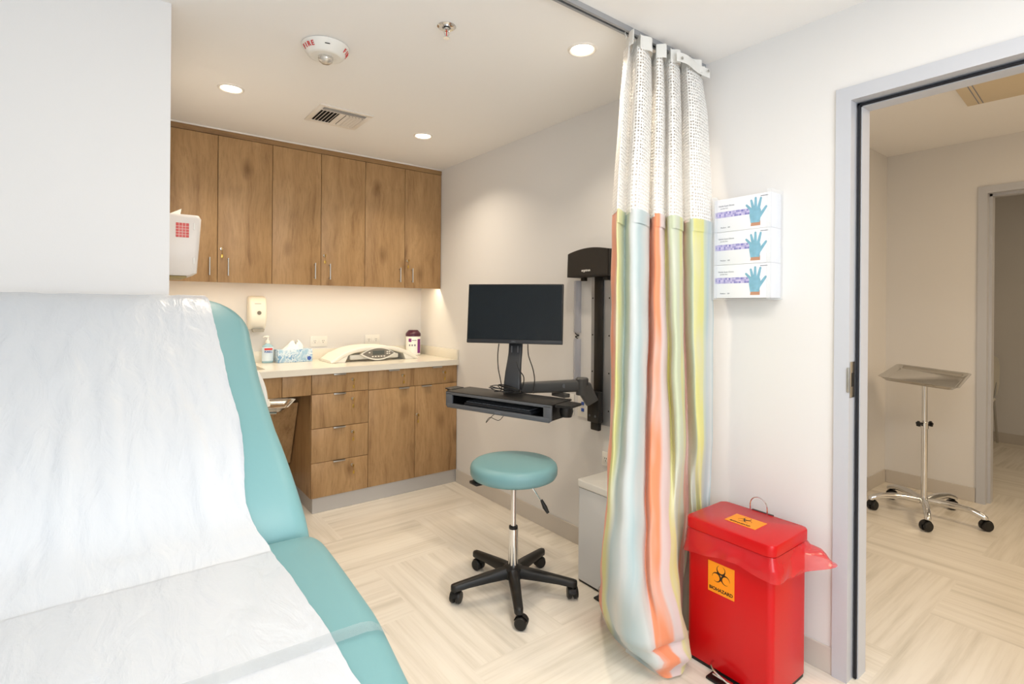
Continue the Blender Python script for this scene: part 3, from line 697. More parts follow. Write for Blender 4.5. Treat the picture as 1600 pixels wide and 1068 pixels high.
# added troffer, out of view, giving fill over the exam table end
t = thing('added_fill_troffer', 'added lit troffer panel out of view, fill light for the exam area', 'light', (-1.3, -3.95, H))
bm = NB()
for a, b, c_, d_ in ((-.32, .32, -.62, -.59), (-.32, .32, .59, .62), (-.32, -.29, -.59, .59), (.29, .32, -.59, .59)): box(bm, -1.3+a, -1.3+b, -3.95+c_, -3.95+d_, H-.012, H-.0005)
obj('frame', bm, M_trimw, t); obj('diffuser', B(-1.59, -1.01, -4.54, -3.36, H-.006, H-.0005), M_lens, t)
# hall ceiling panel
t = thing('ceiling_access_panel', 'flat beige panel on the hall ceiling beyond the doorway', 'panel', (1.65, -3.55, 2.55), rz=.06)
obj('panel', B(-.21, .21, -.3, .3, -.012, -.0005, bev=.002), M_lensoff, t, local=True)
obj('slot', B(-.20, .20, .228, .232, -.0135, -.012), M_greyink, t, local=True)
obj('slot', B(-.20, .20, .246, .250, -.0135, -.012), M_greyink, t, local=True)

# curtain track
bm = NB(); yt = -2.69
prism(bm, [(-3.29, yt-.016, H-.0005), (-3.29, yt-.016, H-.02), (-3.29, yt-.005, H-.02), (-3.29, yt-.005, H-.015), (-3.29, yt-.011, H-.015), (-3.29, yt-.011, H-.004), (-3.29, yt+.011, H-.004), (-3.29, yt+.011, H-.015), (-3.29, yt+.005, H-.015), (-3.29, yt+.005, H-.02), (-3.29, yt+.016, H-.02), (-3.29, yt+.016, H-.0005)], (3.289, 0, 0))
solo('curtain_track', bm, M_alu, 'grey metal curtain track across the ceiling', 'curtain track', smooth=0)

# ------------------------------------------------------------------ privacy curtain
ROWS = [
 (2.42,[(-.50,-2.66),(-.52,-2.70),(-.535,-2.72),(-0.455,-2.66),(-0.485,-2.715),(-0.455,-2.725),(-0.385,-2.70),(-0.315,-2.65),(-0.365,-2.715),(-0.33,-2.72),(-0.26,-2.67),(-0.29,-2.72),(-0.27,-2.73),(-0.20,-2.71),(-0.145,-2.66),(-0.165,-2.70),(-0.175,-2.73),(-0.125,-2.735),(-0.075,-2.725),(-0.04,-2.71)]),
 (2.20,[(-0.494,-2.635),(-0.527,-2.675),(-0.546,-2.705),(-0.461,-2.665),(-0.507,-2.725),(-0.481,-2.745),(-0.384,-2.705),(-0.31,-2.655),(-0.378,-2.725),(-0.348,-2.735),(-0.271,-2.695),(-0.307,-2.735),(-0.294,-2.755),(-0.212,-2.725),(-0.15,-2.685),(-0.173,-2.715),(-0.192,-2.755),(-0.142,-2.765),(-0.085,-2.755),(-0.043,-2.745)]),
 (1.72,[(-0.585,-2.68),(-0.615,-2.72),(-0.632,-2.75),(-0.545,-2.71),(-0.587,-2.77),(-0.556,-2.79),(-0.456,-2.75),(-0.382,-2.7),(-0.446,-2.77),(-0.411,-2.78),(-0.332,-2.74),(-0.366,-2.78),(-0.348,-2.8),(-0.262,-2.77),(-0.2,-2.73),(-0.221,-2.76),(-0.235,-2.8),(-0.178,-2.81),(-0.115,-2.8),(-0.07,-2.79)]),
 (1.25,[(-0.564,-2.66),(-0.602,-2.7),(-0.622,-2.74),(-0.559,-2.72),(-0.597,-2.78),(-0.566,-2.8),(-0.471,-2.76),(-0.395,-2.71),(-0.457,-2.78),(-0.411,-2.79),(-0.327,-2.75),(-0.357,-2.79),(-0.348,-2.81),(-0.266,-2.78),(-0.184,-2.73),(-0.216,-2.77),(-0.235,-2.81),(-0.171,-2.81),(-0.113,-2.8),(-0.063,-2.79)]),
 (0.80,[(-0.514,-2.62),(-0.581,-2.67),(-0.63,-2.73),(-0.602,-2.74),(-0.636,-2.8),(-0.6,-2.82),(-0.522,-2.79),(-0.456,-2.75),(-0.489,-2.8),(-0.416,-2.81),(-0.328,-2.77),(-0.354,-2.81),(-0.335,-2.82),(-0.247,-2.78),(-0.174,-2.74),(-0.187,-2.77),(-0.211,-2.81),(-0.181,-2.82),(-0.111,-2.8),(-0.061,-2.79)]),
 (0.40,[(-0.462,-2.56),(-0.555,-2.62),(-0.641,-2.7),(-0.683,-2.76),(-0.7,-2.82),(-0.679,-2.86),(-0.629,-2.87),(-0.569,-2.84),(-0.581,-2.88),(-0.52,-2.89),(-0.475,-2.885),(-0.408,-2.86),(-0.36,-2.82),(-0.27,-2.78),(-0.198,-2.76),(-0.226,-2.8),(-0.159,-2.78),(-0.169,-2.81),(-0.093,-2.78),(-0.096,-2.8)]),
 (0.15,[(-.43,-2.50),(-.50,-2.55),(-.56,-2.62),(-.60,-2.69),(-.63,-2.76),(-.635,-2.83),(-.615,-2.88),(-.58,-2.89),(-.54,-2.90),(-.485,-2.915),(-.45,-2.92),(-.405,-2.89),(-.37,-2.83),(-.33,-2.79),(-.27,-2.79),(-.23,-2.77),(-.18,-2.805),(-.14,-2.78),(-.09,-2.805),(-.06,-2.79)]),
 (0.012,[(-.38,-2.46),(-.42,-2.50),(-.455,-2.56),(-.49,-2.63),(-.515,-2.71),(-.53,-2.79),(-.545,-2.85),(-.54,-2.89),(-.51,-2.915),(-.47,-2.925),(-.44,-2.93),(-.405,-2.90),(-.372,-2.84),(-.33,-2.79),(-.28,-2.79),(-.24,-2.76),(-.19,-2.80),(-.14,-2.78),(-.09,-2.80),(-.05,-2.78)]),
]
def curtain_pt(u, z):
    zs = [r[0] for r in ROWS]
    k = next((i for i in range(len(zs)-1) if zs[i] >= z >= zs[i+1]), 0 if z > zs[0] else len(zs)-2)
    t_ = k+(zs[k]-z)/(zs[k]-zs[k+1])
    rows = [catmull(r[1], u*19) for r in ROWS]
    return catmull(rows, min(max(t_, 0), len(rows)-1.0001))
NU = 230
def curtain_sheet(z0, z1, nz, off=0, top=None, uvs=(1, 1), wr=0, ruff=False):
    bm = NB(); P = []; Z = []
    for i in range(nz+1):
        z = z0+(z1-z0)*i/nz; row = []
        for j in range(NU+1):
            u = j/NU; x, y = curtain_pt(u, z)
            zz = z
            if z1 < .1:      # lower part: soft creases
                k = max(0, min(1, (0.9-z)/.6))
                nn = noise.noise(Vector((x*9, y*9, z*7)))
                x += wr*nn*(.4+k); y += wr*noise.noise(Vector((x*8+4, y*8, z*6+2)))*(.4+k)
                if u*19 > 12: y = max(min(y, -2.74), -2.835) if z < .56 else y
                if 4 < u*19 < 12.5 and z < .14:
                    y += .02*sin(z*60)*sin((u*19-4)*pi/8.5); x += .012*sin(z*70+u*20)
                if u*19 > 11.5 and z < .56: x = x if y > -2.838 else min(x, -.352)
            if ruff: y -= .010*sin(u*70)+.004; x += .004*cos(u*70)
            x = min(x, -.008)
            row.append((x, y-off, zz))
        P.append(row)
    # arc length based u so that netting cells stay regular
    acc = [0]
    for j in range(NU): a, b = P[nz//2][j], P[nz//2][j+1]; acc.append(acc[-1]+sqrt((a[0]-b[0])**2+(a[1]-b[1])**2))
    if uvs == 'net': fn = lambda i, j: (acc[j]/.0135, (z0+(z1-z0)*i/nz)/.0135)
    else: fn = lambda i, j: (j/NU, (z0+(z1-z0)*i/nz))
    grid(bm, P, uv=fn); return bm
t = thing('privacy_curtain', 'hanging privacy curtain with white netting over orange, yellow and blue stripes', 'curtain', (-.3, -2.75, 0))
ZN = 1.715
obj('striped_panel', curtain_sheet(ZN, .012, 90, wr=.012), M_curtain, t, smooth=60)
obj('hem_band', curtain_sheet(ZN+.002, ZN-.05, 3, off=.0035, uvs=(1, 1)), M_curtain, t, smooth=60)
obj('netting', curtain_sheet(2.38, ZN-.01, 30, off=-.001, uvs='net'), M_net, t, smooth=60)
obj('header_band', curtain_sheet(2.423, 2.366, 4, off=.004, ruff=True), M_white, t, smooth=60)
bm = NB(); P = []
for i in range(5):
    P.append([(-.29+.235*j/16, -2.757-.007*sin(j/16*pi*2.2), 2.40-.038*i/4-.010*(j/16)+.006*sin(j/16*pi)) for j in range(17)])
grid(bm, P); obj('loose_header_flap', bm, M_white, t, smooth=60)
bm = NB()
for x in (-.265, -.075): lathe(bm, [(.003, 0), (.0065, .001), (.0065, .0025), (.003, .0025)], (x, -2.766, 2.377), 12, (0, -1, 0))
obj('grommet', bm, M_brush, t)
for k in range(10):
    x = -.53+.054*k; bm = NB(); tube(bm, [(x, yt, H-.012), (x, yt, H-.028), (x+.004, yt-.004, H-.036), (x, yt-.002, H-.046)], .0014, 6)
    obj('hook', bm, M_white, t)

# ------------------------------------------------------------------ glove boxes in acrylic holder
gy0, gy1, gxf, gz0 = -3.048, -2.808, -.088, 1.393; GH = .138
hold = thing('glove_box_holder', 'clear acrylic wall holder carrying three glove boxes', 'holder', (-.045, (gy0+gy1)/2, gz0-.004))
bm = NB()
box(bm, gxf-.006, -.0008, gy0-.007, gy0-.004, gz0-.007, gz0+3*GH+.012); box(bm, gxf-.006, -.0008, gy1+.004, gy1+.007, gz0-.007, gz0+3*GH+.012)
box(bm, gxf-.006, -.0008, gy0-.004, gy1+.004, gz0-.007, gz0-.004)
box(bm, gxf-.0065, gxf-.0035, gy0-.004, gy0+.012, gz0-.004, gz0+3*GH+.012); box(bm, gxf-.0065, gxf-.0035, gy1-.016, gy1+.004, gz0-.004, gz0+3*GH+.012)
obj('acrylic_shell', bm, M_clear, hold)
for yy in (gy0-.0005-.004, gy1+.005):
    pass
lab = ['white glove box with blue glove picture, topmost of the three stacked', 'white glove box with blue glove picture, middle of the three stacked', 'white glove box with blue glove picture, lowest of the three stacked']
def capsule(p, q, r0, r1, n=8):
    p, q = Vector((p[0], p[1])), Vector((q[0], q[1])); d = (q-p).normalized(); a0 = atan2(d.y, d.x); pts = []
    for k in range(n+1): a = a0-pi/2+pi*k/n; pts.append((q.x+r1*cos(a), q.y+r1*sin(a)))
    for k in range(n+1): a = a0+pi/2+pi*k/n; pts.append((p.x+r0*cos(a), p.y+r0*sin(a)))
    return pts
def flat(bm, pts, X, s, yc, zc, d=.0003):
    # picture plane: u to the viewer's right is -y, v is z
    return prism(bm, [(X, yc-a*s, zc+b*s) for a, b in pts], (-d, 0, 0))
for k in range(3):
    z0 = gz0+.0005+GH*(2-k); t = thing('glove_box', lab[k], 'box', (gxf/2, (gy0+gy1)/2, z0), group='glove boxes in the wall holder')
    obj('carton', B(gxf, -.003, gy0, gy1, z0, z0+GH-.001, bev=.001), M_card, t)
    ym, zm = gy0+.060, z0+.054; X = gxf-.0003
    bm = NB(); flat(bm, [(-.026, -.050), (.020, -.050), (.020, -.028), (-.023, -.028)], X, .86, ym-.002, zm); obj('printed_wrist', bm, M_skin, t)
    bm = NB(); flat(bm, [(-.024, -.036), (.020, -.036), (.024, -.012), (.026, .02), (.02, .036), (-.022, .036), (-.03, .022), (-.03, .0)], X-.0002, .84, ym, zm)
    for n_, (p, q, a, b) in enumerate((((-.022, .026), (-.046, .052), .0075, .005), ((-.012, .032), (-.022, .072), .0078, .0052), ((0, .034), (.0, .082), .008, .0052), ((.014, .03), (.026, .078), .0078, .0052), ((.018, -.01), (.052, .034), .009, .0055))):
        flat(bm, capsule(p, q, a, b), X-.0004-.0001*n_, .82, ym, zm)
    obj('printed_glove', bm, M_glove, t)
    obj('mosaic_stripe', B(gxf-.0008, gxf-.0001, ym+.026, gy1-.004, z0+.060, z0+.084), M_mosaic, t)
    bm = None
    for q, (s_, yy, zz, sz) in enumerate((('Nitrile Exam Gloves', gy1-.055, z0+.108, .0085), ('powder-free', gy1-.045, z0+.098, .0065), ('Medium   100', gy1-.05, z0+.018, .0075))):
        m_ = text_bm(s_, sz, frame((gxf-.0002, yy, zz), (0, -1, 0), (0, 0, 1))); bm = m_ if bm is None else join(bm, m_)
    obj('lettering', bm, M_greyink, t)
    obj('brand_mark', B(gxf-.0006, gxf-.0001, gy0+.01, gy0+.04, z0+.125, z0+.128), M_greyink, t)

# ------------------------------------------------------------------ biohazard symbol
def biohazard(X, yc, zc, s, top=False):
    """drawn in (u,v) with v up; returns bmesh of flat shapes"""
    def place(u, v): return (X, yc-u*s, zc+v*s) if not top else (yc+v*s, zc-u*s, X)
    ext = (-.0003, 0, 0) if not top else (0, 0, .0003)
    bm = NB(); n = 26
    def poly(pts): prism(bm, [place(u, v) for u, v in pts], ext)
    def ring(cx, cy, ro, ri, a0=0, a1=2*pi, m=24):
        for i in range(m):
            p, q = a0+(a1-a0)*i/m, a0+(a1-a0)*(i+1)/m
            poly([(cx+ri*cos(p), cy+ri*sin(p)), (cx+ro*cos(p), cy+ro*sin(p)), (cx+ro*cos(q), cy+ro*sin(q)), (cx+ri*cos(q), cy+ri*sin(q))])
    for k in range(3):
        th = pi/2+k*2*pi/3; c1 = (.50*cos(th), .50*sin(th)); c2 = (.57*cos(th), .57*sin(th)); R1, R2 = .44, .365
        m = 30
        for i in range(m):
            a, b = [th+.42+(2*pi-.84)*q/m for q in (i, i+1)]
            def inner(a_):   # ray from c1 to circle 2
                dx, dy = cos(a_), sin(a_); ox, oy = c1[0]-c2[0], c1[1]-c2[1]; B_ = ox*dx+oy*dy; C_ = ox*ox+oy*oy-R2*R2
                return -B_+sqrt(max(B_*B_-C_, 0))
            pts = []
            ra, rb = min(inner(a), R1-.004), min(inner(b), R1-.004)
            poly([(c1[0]+ra*cos(a), c1[1]+ra*sin(a)), (c1[0]+R1*cos(a), c1[1]+R1*sin(a)), (c1[0]+R1*cos(b), c1[1]+R1*sin(b)), (c1[0]+rb*cos(b), c1[1]+rb*sin(b))])
        ring(0, 0, .46, .385, th-pi/3-.33, th-pi/3+.33, 8)
    return bm

# ------------------------------------------------------------------ red biohazard step bin
bx0, bx1, by0, by1 = -.344, -.074, -3.194, -2.850; BZ = .545
bc = ((bx0+bx1)/2, (by0+by1)/2)
t = thing('biohazard_bin', 'red metal biohazard step bin with orange labels and red liner', 'bin', (bc[0], bc[1], 0))
bm = NB(); rbox(bm, bc, bx1-bx0-.012, by1-by0-.012, .012, .495, .022, .003); obj('body', bm, M_red, t)
bm = NB(); rbox(bm, bc, bx1-bx0-.016, by1-by0-.016, .0005, .0118, .02, .001); obj('base_ring', bm, M_black, t)
bm = NB(); rbox(bm, bc, bx1-bx0+.004, by1-by0+.002, .500, BZ, .028, .006); obj('lid', bm, M_red, t)
# pedal on the front face (x = bx0), recess above it
yp = -3.03
bm = NB(); box(bm, bx0-.05, bx0+.004, yp-.055, yp+.055, .0012, .010, bev=.002); obj('pedal_pad', bm, M_black, t)
bm = NB(); tube(bm, smoothpath([(bx0+.004, yp+.058, .042), (bx0-.022, yp+.05, .045), (bx0-.042, yp+.025, .040), (bx0-.046, yp-.02, .030), (bx0-.04, yp-.05, .020), (bx0-.008, yp-.058, .014)], 24), .0035, 8)
box(bm, bx0-.048, bx0-.036, yp-.045, yp+.03, .028, .034, bev=.002); obj('pedal_bar', bm, M_chrome, t)
# label on front
ly, lz, lh, lw = -3.0, .352, .112, .104
obj('front_label', B(bx0+.0046, bx0+.0059, ly-lw/2, ly+lw/2, lz-lh/2, lz+lh/2), M_orange, t)
bm = biohazard(bx0+.0044, ly, lz+.014, .040); obj('biohazard_symbol', bm, M_ink, t, smooth=0)
obj('lettering', text_bm('BIOHAZARD', .0165, frame((bx0+.0042, ly, lz-.041), (0, -1, 0), (0, 0, 1)), bold=True), M_ink, t)
tx_, ty_ = -.215, -3.02
obj('lid_label', B(tx_-.045, tx_+.045, ty_-.065, ty_+.055, BZ+.0002, BZ+.001), M_orange, t)
bm = biohazard(BZ+.0011, tx_+.010, ty_+.0, .030, top=True); obj('biohazard_symbol', bm, M_ink, t, smooth=0)
obj('lettering', text_bm('BIOHAZARD', .014, frame((tx_-.032, ty_, BZ+.0013), (0, -1, 0), (1, 0, 0)), bold=True), M_ink, t)
# lid wire loop
lp = [(-.112, -2.985, .535)]+[(-.112+.0*k, -3.018+.034*cos(pi*k/12), .565+.034*sin(pi*k/12)*1.0) for k in range(13)]+[(-.112, -3.052, .535)]
bm = NB(); tube(bm, [(-.105, a[1], a[2]+.012) for a in lp], .0022, 8); obj('wire_loop', bm, M_chrome, t)
obj('hinge_slot', B(-.078, -.068, -3.06, -2.975, BZ-.012, BZ+.001), M_black, t)
# liner skirt
bm = NB(); P = []; nl = 160
base = rrect(bx1-bx0-.008, by1-by0-.008, .022, 6); 
def ringpt(s):
    L_ = []; tot = 0
    for i in range(len(base)):
        a, b = base[i], base[(i+1) % len(base)]; d = sqrt((a[0]-b[0])**2+(a[1]-b[1])**2); L_.append((tot, a, b, d)); tot += d
    s = (s % 1)*tot
    for q, a, b, d in L_:
        if q <= s <= q+d+1e-9 and d > 0: f = (s-q)/d; return a[0]+(b[0]-a[0])*f, a[1]+(b[1]-a[1])*f
    return base[0]
for i in range(9):
    f = i/8; row = []
    for j in range(nl):
        x, y = ringpt(j/nl); ang = atan2(y, x); X_, Y_ = x+bc[0], y+bc[1]
        rr = sqrt(x*x+y*y); nx_, ny_ = x/rr, y/rr
        out = .004+f*.018+f*.016*noise.noise(Vector((x*11, y*11, 1.7+f*1.5)))+f*.003*sin(ang*13+f*4)
        # tail gathered at the camera side end
        tail = math.exp(-((X_+.10)**2/.004+(Y_+3.19)**2/.003))
        dep = .075+.018*noise.noise(Vector((x*8, y*8, 5)))+.012*sin(ang*3+1)
        zz = .503-dep*f; ox = nx_*out; oy = ny_*out
        oy -= tail*.075*f; ox += tail*.02*f
        if X_+ox > -.010: ox = -.010-X_
        if X_+ox > -.03 and f > 0: pass
        row.append((X_+ox, Y_+oy, zz-tail*.008*sin(f*9)))
    P.append(row)
V = grid(bm, P, True); obj('liner', bm, M_liner, t, label='glossy red plastic liner hanging over the rim')

# ------------------------------------------------------------------ white step bin
wx0, wx1, wy0, wy1 = -.285, -.03, -2.50, -2.192; wc = ((wx0+wx1)/2, (wy0+wy1)/2)
t = thing('step_bin', 'white metal step bin with flat lid behind the curtain', 'bin', (wc[0], wc[1], 0))
bm = NB(); rbox(bm, wc, wx1-wx0-.006, wy1-wy0-.006, .010, .462, .018, .003); obj('body', bm, M_whitem, t)
bm = NB(); rbox(bm, wc, wx1-wx0-.012, wy1-wy0-.012, .0005, .0098, .016, .001); obj('base_ring', bm, M_black, t)
bm = NB(); rbox(bm, wc, wx1-wx0+.004, wy1-wy0+.002, .465, .500, .02, .005); obj('lid', bm, M_white, t)
yp = -2.415
bm = NB(); box(bm, wx0-.055, wx0+.002, yp-.055, yp+.05, .0012, .010, bev=.002); obj('pedal_pad', bm, M_black, t)
bm = NB(); tube(bm, smoothpath([(wx0+.002, yp+.055, .040), (wx0-.028, yp+.045, .042), (wx0-.045, yp+.01, .034), (wx0-.045, yp-.03, .025), (wx0-.01, yp-.05, .016)], 20), .003, 8)
box(bm, wx0-.05, wx0-.038, yp-.03, yp+.03, .027, .032, bev=.002); obj('pedal_bar', bm, M_chrome, t)

# ------------------------------------------------------------------ rolling stool
def caster(bm_w, bm_f, c, ang, R=.027):
    c = Vector(c); d = Vector((cos(ang), sin(ang), 0)); s = Vector((-sin(ang), cos(ang), 0)); w0 = c+Vector((0, 0, R))
    for q in (-1, 1): lathe(bm_w, [(0, .004), (R*.85, .004), (R, .008), (R, .020), (R*.9, .024), (R*.3, .025), (0, .025)], w0+s*0, 24, s*q)
    cyl(bm_w, w0-s*.006, w0+s*.006, .008, seg=10)
    Mf = frame((w0-d*.002).to_tuple(), d, s)
    P = []
    for a in range(11):
        th = radians(20+a*15); P.append([w0+d*cos(th)*r+Vector((0, 0, 1))*sin(th)*r+s*e for r, e in ((R*.98, -.0035), (R*1.16, -.012), (R*1.16, .012), (R*.98, .0035))])
    V = grid(bm_f, P, True); bm_f.faces.new(V[0][::-1]); bm_f.faces.new(V[-1])
SX, SY = -.60, -2.09
t = thing('rolling_stool', 'round teal vinyl rolling stool on a black five-star base', 'stool', (SX, SY, 0))
bm = NB(); lathe(bm, [(0, .545), (.185, .545), (.199, .552), (.206, .566), (.207, .590), (.203, .604), (.192, .614), (.17, .619), (.10, .622), (0, .623)], (SX, SY, 0), 72); s_ = obj('seat', bm, M_teal2, t)
bm = NB(); cyl(bm, (SX, SY, .50), (SX, SY, .528), .03); box(bm, SX-.10, SX+.06, SY-.05, SY+.05, .526, .544, bev=.003); box(bm, SX-.20, SX-.08, SY+.02, SY+.08, .53, .544, bev=.004); obj('mounting_plate', bm, M_black, t)
bm = NB(); cyl(bm, (SX, SY, .29), (SX, SY, .51), .0125); obj('gas_piston', bm, M_chrome, t)
bm = NB(); lathe(bm, [(.022, .115), (.0235, .13), (.0225, .28), (.0225, .30), (.016, .302)], (SX, SY, 0), 28); obj('column_sleeve', bm, M_chrome, t)
bm = NB(); lathe(bm, [(.0145, .302), (.021, .302), (.021, .311), (.0145, .314)], (SX, SY, 0), 24); obj('collar', bm, M_black, t)
d_ = Vector(rt)*.8-fw*.35; d_ = d_.normalized()
p0 = Vector((SX, SY, .535)); pth = [p0+d_*.05, p0+d_*.095+Vector((0, 0, -.03)), p0+d_*.14+Vector((0, 0, -.085))]
bm = NB(); tube(bm, pth, .004, 8); lv = obj('height_lever', bm, M_chrome, t)
bm = NB(); tube(bm, [pth[2]-Vector((0, 0, -.006)), pth[2]+d_*.018+Vector((0, 0, -.026)), pth[2]+d_*.034+Vector((0, 0, -.05))], [.006, .011, .007], 12); obj('lever_grip', bm, M_black, lv)
bm = NB(); lathe(bm, [(.045, .072), (.050, .080), (.046, .118), (.032, .126), (.024, .127)], (SX, SY, 0), 30); obj('hub', bm, M_black, t)
for px0, py0 in ((-.793, -2.335), (-.859, -1.956), (-.456+.0, -2.373), (-.572, -1.758), (-.309, -2.02)):
    pass
A0 = atan2(-2.375+.0-SY+.02, -.77-SX)
for k in range(5):
    a = A0+2*pi*k/5; d = Vector((cos(a), sin(a), 0)); s = Vector((-sin(a), cos(a), 0)); P = []
    for r, wd, zt_, hh in ((.03, .026, .122, .045), (.12, .023, .113, .038), (.22, .020, .100, .030), (.285, .019, .091, .028), (.300, .014, .089, .026), (.304, .006, .086, .022)):
        c = Vector((SX, SY, 0))+d*r
        P.append([c+s*(wd*cx_)+Vector((0, 0, zt_-hh+hh*cz)) for cx_, cz in ((-1, 0), (-1, .7), (-.6, 1), (.6, 1), (1, .7), (1, 0))])
    bm = NB(); V = grid(bm, P, True); bm.faces.new(V[0][::-1]); bm.faces.new(V[-1]); leg = obj('leg', bm, M_black, t, smooth=50)
    b1, b2 = NB(), NB(); c = Vector((SX, SY, .0008))+d*.285; ang = a+1.2+.7*k
    cyl(b2, c+Vector((0, 0, .045)), c+Vector((0, 0, .064)), .008, seg=12); off = Vector((cos(ang), sin(ang), 0))*.012
    caster(b1, b2, c+off, ang); join(b1, b2); obj('caster', b1, M_black, leg, smooth=40)

# ------------------------------------------------------------------ monitor arm workstation
# wall rail
t = thing('workstation_arm', 'wall-mounted workstation with rail, black top cover, arm and keyboard tray', 'wall mount', (-.03, -2.09, .70))
bm = NB(); box(bm, -.026, -.0008, -2.175, -2.035, .72, 1.53); obj('rail', bm, M_alu, t, smooth=0)
bm = NB(); box(bm, -.034, -.0265, -2.125, -2.063, .74, 1.52, bev=.002); obj('rail_insert', bm, M_black, t)
for z in (.80, 1.0, 1.2, 1.4):
    for y in (-2.045, -2.165):
        bm = NB(); lathe(bm, [(0, .0015), (.004, .0012), (.0045, 0)], (-.0262, y, z), 10, (-1, 0, 0)); obj('bolt', bm, M_black, t)
# top cover: arched
bm = NB(); poly = []
for k in range(15):
    y = -1.918-.305*k/14; poly.append((-.10, y, 1.636+.032*sin(pi*(k/14)*.75+.25)))
poly += [(-.10, -2.223, 1.515), (-.10, -1.914, 1.515)]
prism(bm, poly, (.099, 0, 0)); es = [e for e in bm.edges if abs(e.verts[0].co.x-e.verts[1].co.x) < 1e-6 and e.verts[0].co.x < -.05]
bmesh.ops.bevel(bm, geom=es, offset=.004, segments=2, affect='EDGES'); obj('top_cover', bm, mat('dark_brown_plastic', (38, 34, 30), .55, bump=.4, bscale=300), t, smooth=30)
for y in (-1.99, -2.155):
    obj('cover_clip', B(-.05, -.03, y-.015, y+.015, 1.495, 1.514), M_black, t)
obj('lettering', text_bm('ergotron', .018, frame((-.1003, -2.062, 1.548), (0, -1, 0), (0, 0, 1)), bold=True), M_white, t)
# carriage bracket
bm = NB(); box(bm, -.075, -.036, -2.135, -2.055, .735, .90, bev=.004); box(bm, -.06, -.036, -2.125, -2.065, .69, .734, bev=.006)
obj('carriage', bm, M_black, t)
for y in (-2.075, -2.115):
    for z in (.77, .86):
        bm = NB(); lathe(bm, [(0, .002), (.006, .0015), (.0065, 0)], (-.0752, y, z), 12, (-1, 0, 0)); obj('bolt', bm, M_greyp, t)
def bar(bm, p, q, w, h, w2=None, h2=None, bev=.008):
    p, q = Vector(p), Vector(q); d = (q-p).normalized(); s = d.cross(Vector((0, 0, 1))).normalized(); u_ = s.cross(d); w2 = w2 or w; h2 = h2 or h; P = []
    for c, a, b in ((p, w, h), (q, w2, h2)): P.append([c+s*(x)+u_*(y) for x, y in rrect(a, b, min(a, b)*.28, 4)])
    V = grid(bm, P, True); bm.faces.new(V[0][::-1]); bm.faces.new(V[-1]); return bm
MC = Vector((-.355, -1.775, 0))
e0 = Vector((-.10, -2.10, .93)); e1 = Vector((-.19, -1.99, .935))
bm = NB(); bar(bm, (-.085, -2.10, .845), (-.125, -2.075, .93), .06, .07, .055, .08); lathe(bm, [(.032, -.045), (.034, .04), (.028, .046), (0, .046)], (-.13, -2.07, .93), 24); obj('elbow', bm, M_armg, t)
bm = NB(); bar(bm, (-.13, -2.07, .935), (MC.x+.03, MC.y-.03, .905), .06, .065, .05, .06); box(bm, -.02, .02, -.05, .05, -.05, -.03, M=Matrix.Translation((-.2, -1.98, .92))); a_ = obj('arm', bm, M_armg, t)
bm = NB(); lathe(bm, [(.011, .0), (.011, .002), (0, .002)], (-.205, -2.014, .93), 20, (-.7, -.7, 0)); obj('cap_disc', bm, M_greyp, a_)
# keyboard tray frame
TL, TR_ = Vector((-.666, -1.565, .872)), Vector((-.470, -2.207, .872))
dl = (TR_-TL).normalized(); nb = Vector((-dl.y, dl.x, 0)); nb = nb if nb.x > 0 else -nb
Lw = (TR_-TL).length; TC = (TL+TR_)/2; Mt = frame(TC.to_tuple(), dl, nb)     # local: x along tray, y back, z up
def TB(*a, **k): return B(*a, M=Mt, **k)
hwd = Lw/2
bm = NB(); box(bm, -hwd, hwd, 0, .20, .008, .016, bev=.003, M=Mt); obj('tray_top', bm, M_black, t)
bm = NB()
box(bm, -hwd, -hwd+.045, -.002, .012, -.065, .010, bev=.004, M=Mt); box(bm, hwd-.045, hwd, -.002, .012, -.065, .010, bev=.004, M=Mt)
box(bm, -hwd, hwd, -.002, .012, -.002, .012, bev=.003, M=Mt); box(bm, -hwd+.01, hwd-.01, -.004, .012, -.072, -.048, bev=.004, M=Mt); obj('tray_bezel', bm, M_greyp, t)
bm = NB(); box(bm, -hwd+.01, hwd-.01, .013, .20, -.066, -.056, M=Mt); box(bm, -hwd+.01, hwd-.01, .19, .20, -.055, .007, M=Mt); box(bm, -hwd+.01, -hwd+.02, .013, .19, -.055, .007, M=Mt); box(bm, hwd-.02, hwd-.01, .013, .19, -.055, .007, M=Mt); obj('tray_housing', bm, M_black, t)
obj('lettering', text_bm('ergotron', .010, Mt @ frame((0.02, -.0042, -.06), (1, 0, 0), (0, 0, 1))), M_greyink, t)
bm = NB(); prism(bm, [(hwd+.001, .03, .0), (hwd+.075, .05, -.002), (hwd+.075, .16, -.002), (hwd+.001, .16, .0)], (0, 0, .012), M=Mt)
for k in range(1): lathe(bm, [(.0, -.05), (.026, -.048), (.034, -.02), (.030, -.003), (0, -.003)], (Mt @ Vector((hwd+.036, .08, 0))).to_tuple(), 24)
obj('mouse_holder', bm, M_black, t)
bm = NB(); prism(bm, [(-hwd-.001, .04, .012), (-hwd-.06, .06, .014), (-hwd-.06, .15, .014), (-hwd-.001, .15, .012)], (0, 0, .006), M=Mt)
prism(bm, [(-hwd-.055, .07, .013), (-hwd-.03, .07, -.05), (-hwd-.008, .07, -.055), (-hwd-.004, .07, .012)], (0, .06, 0), M=Mt); obj('side_wing', bm, M_black, t)
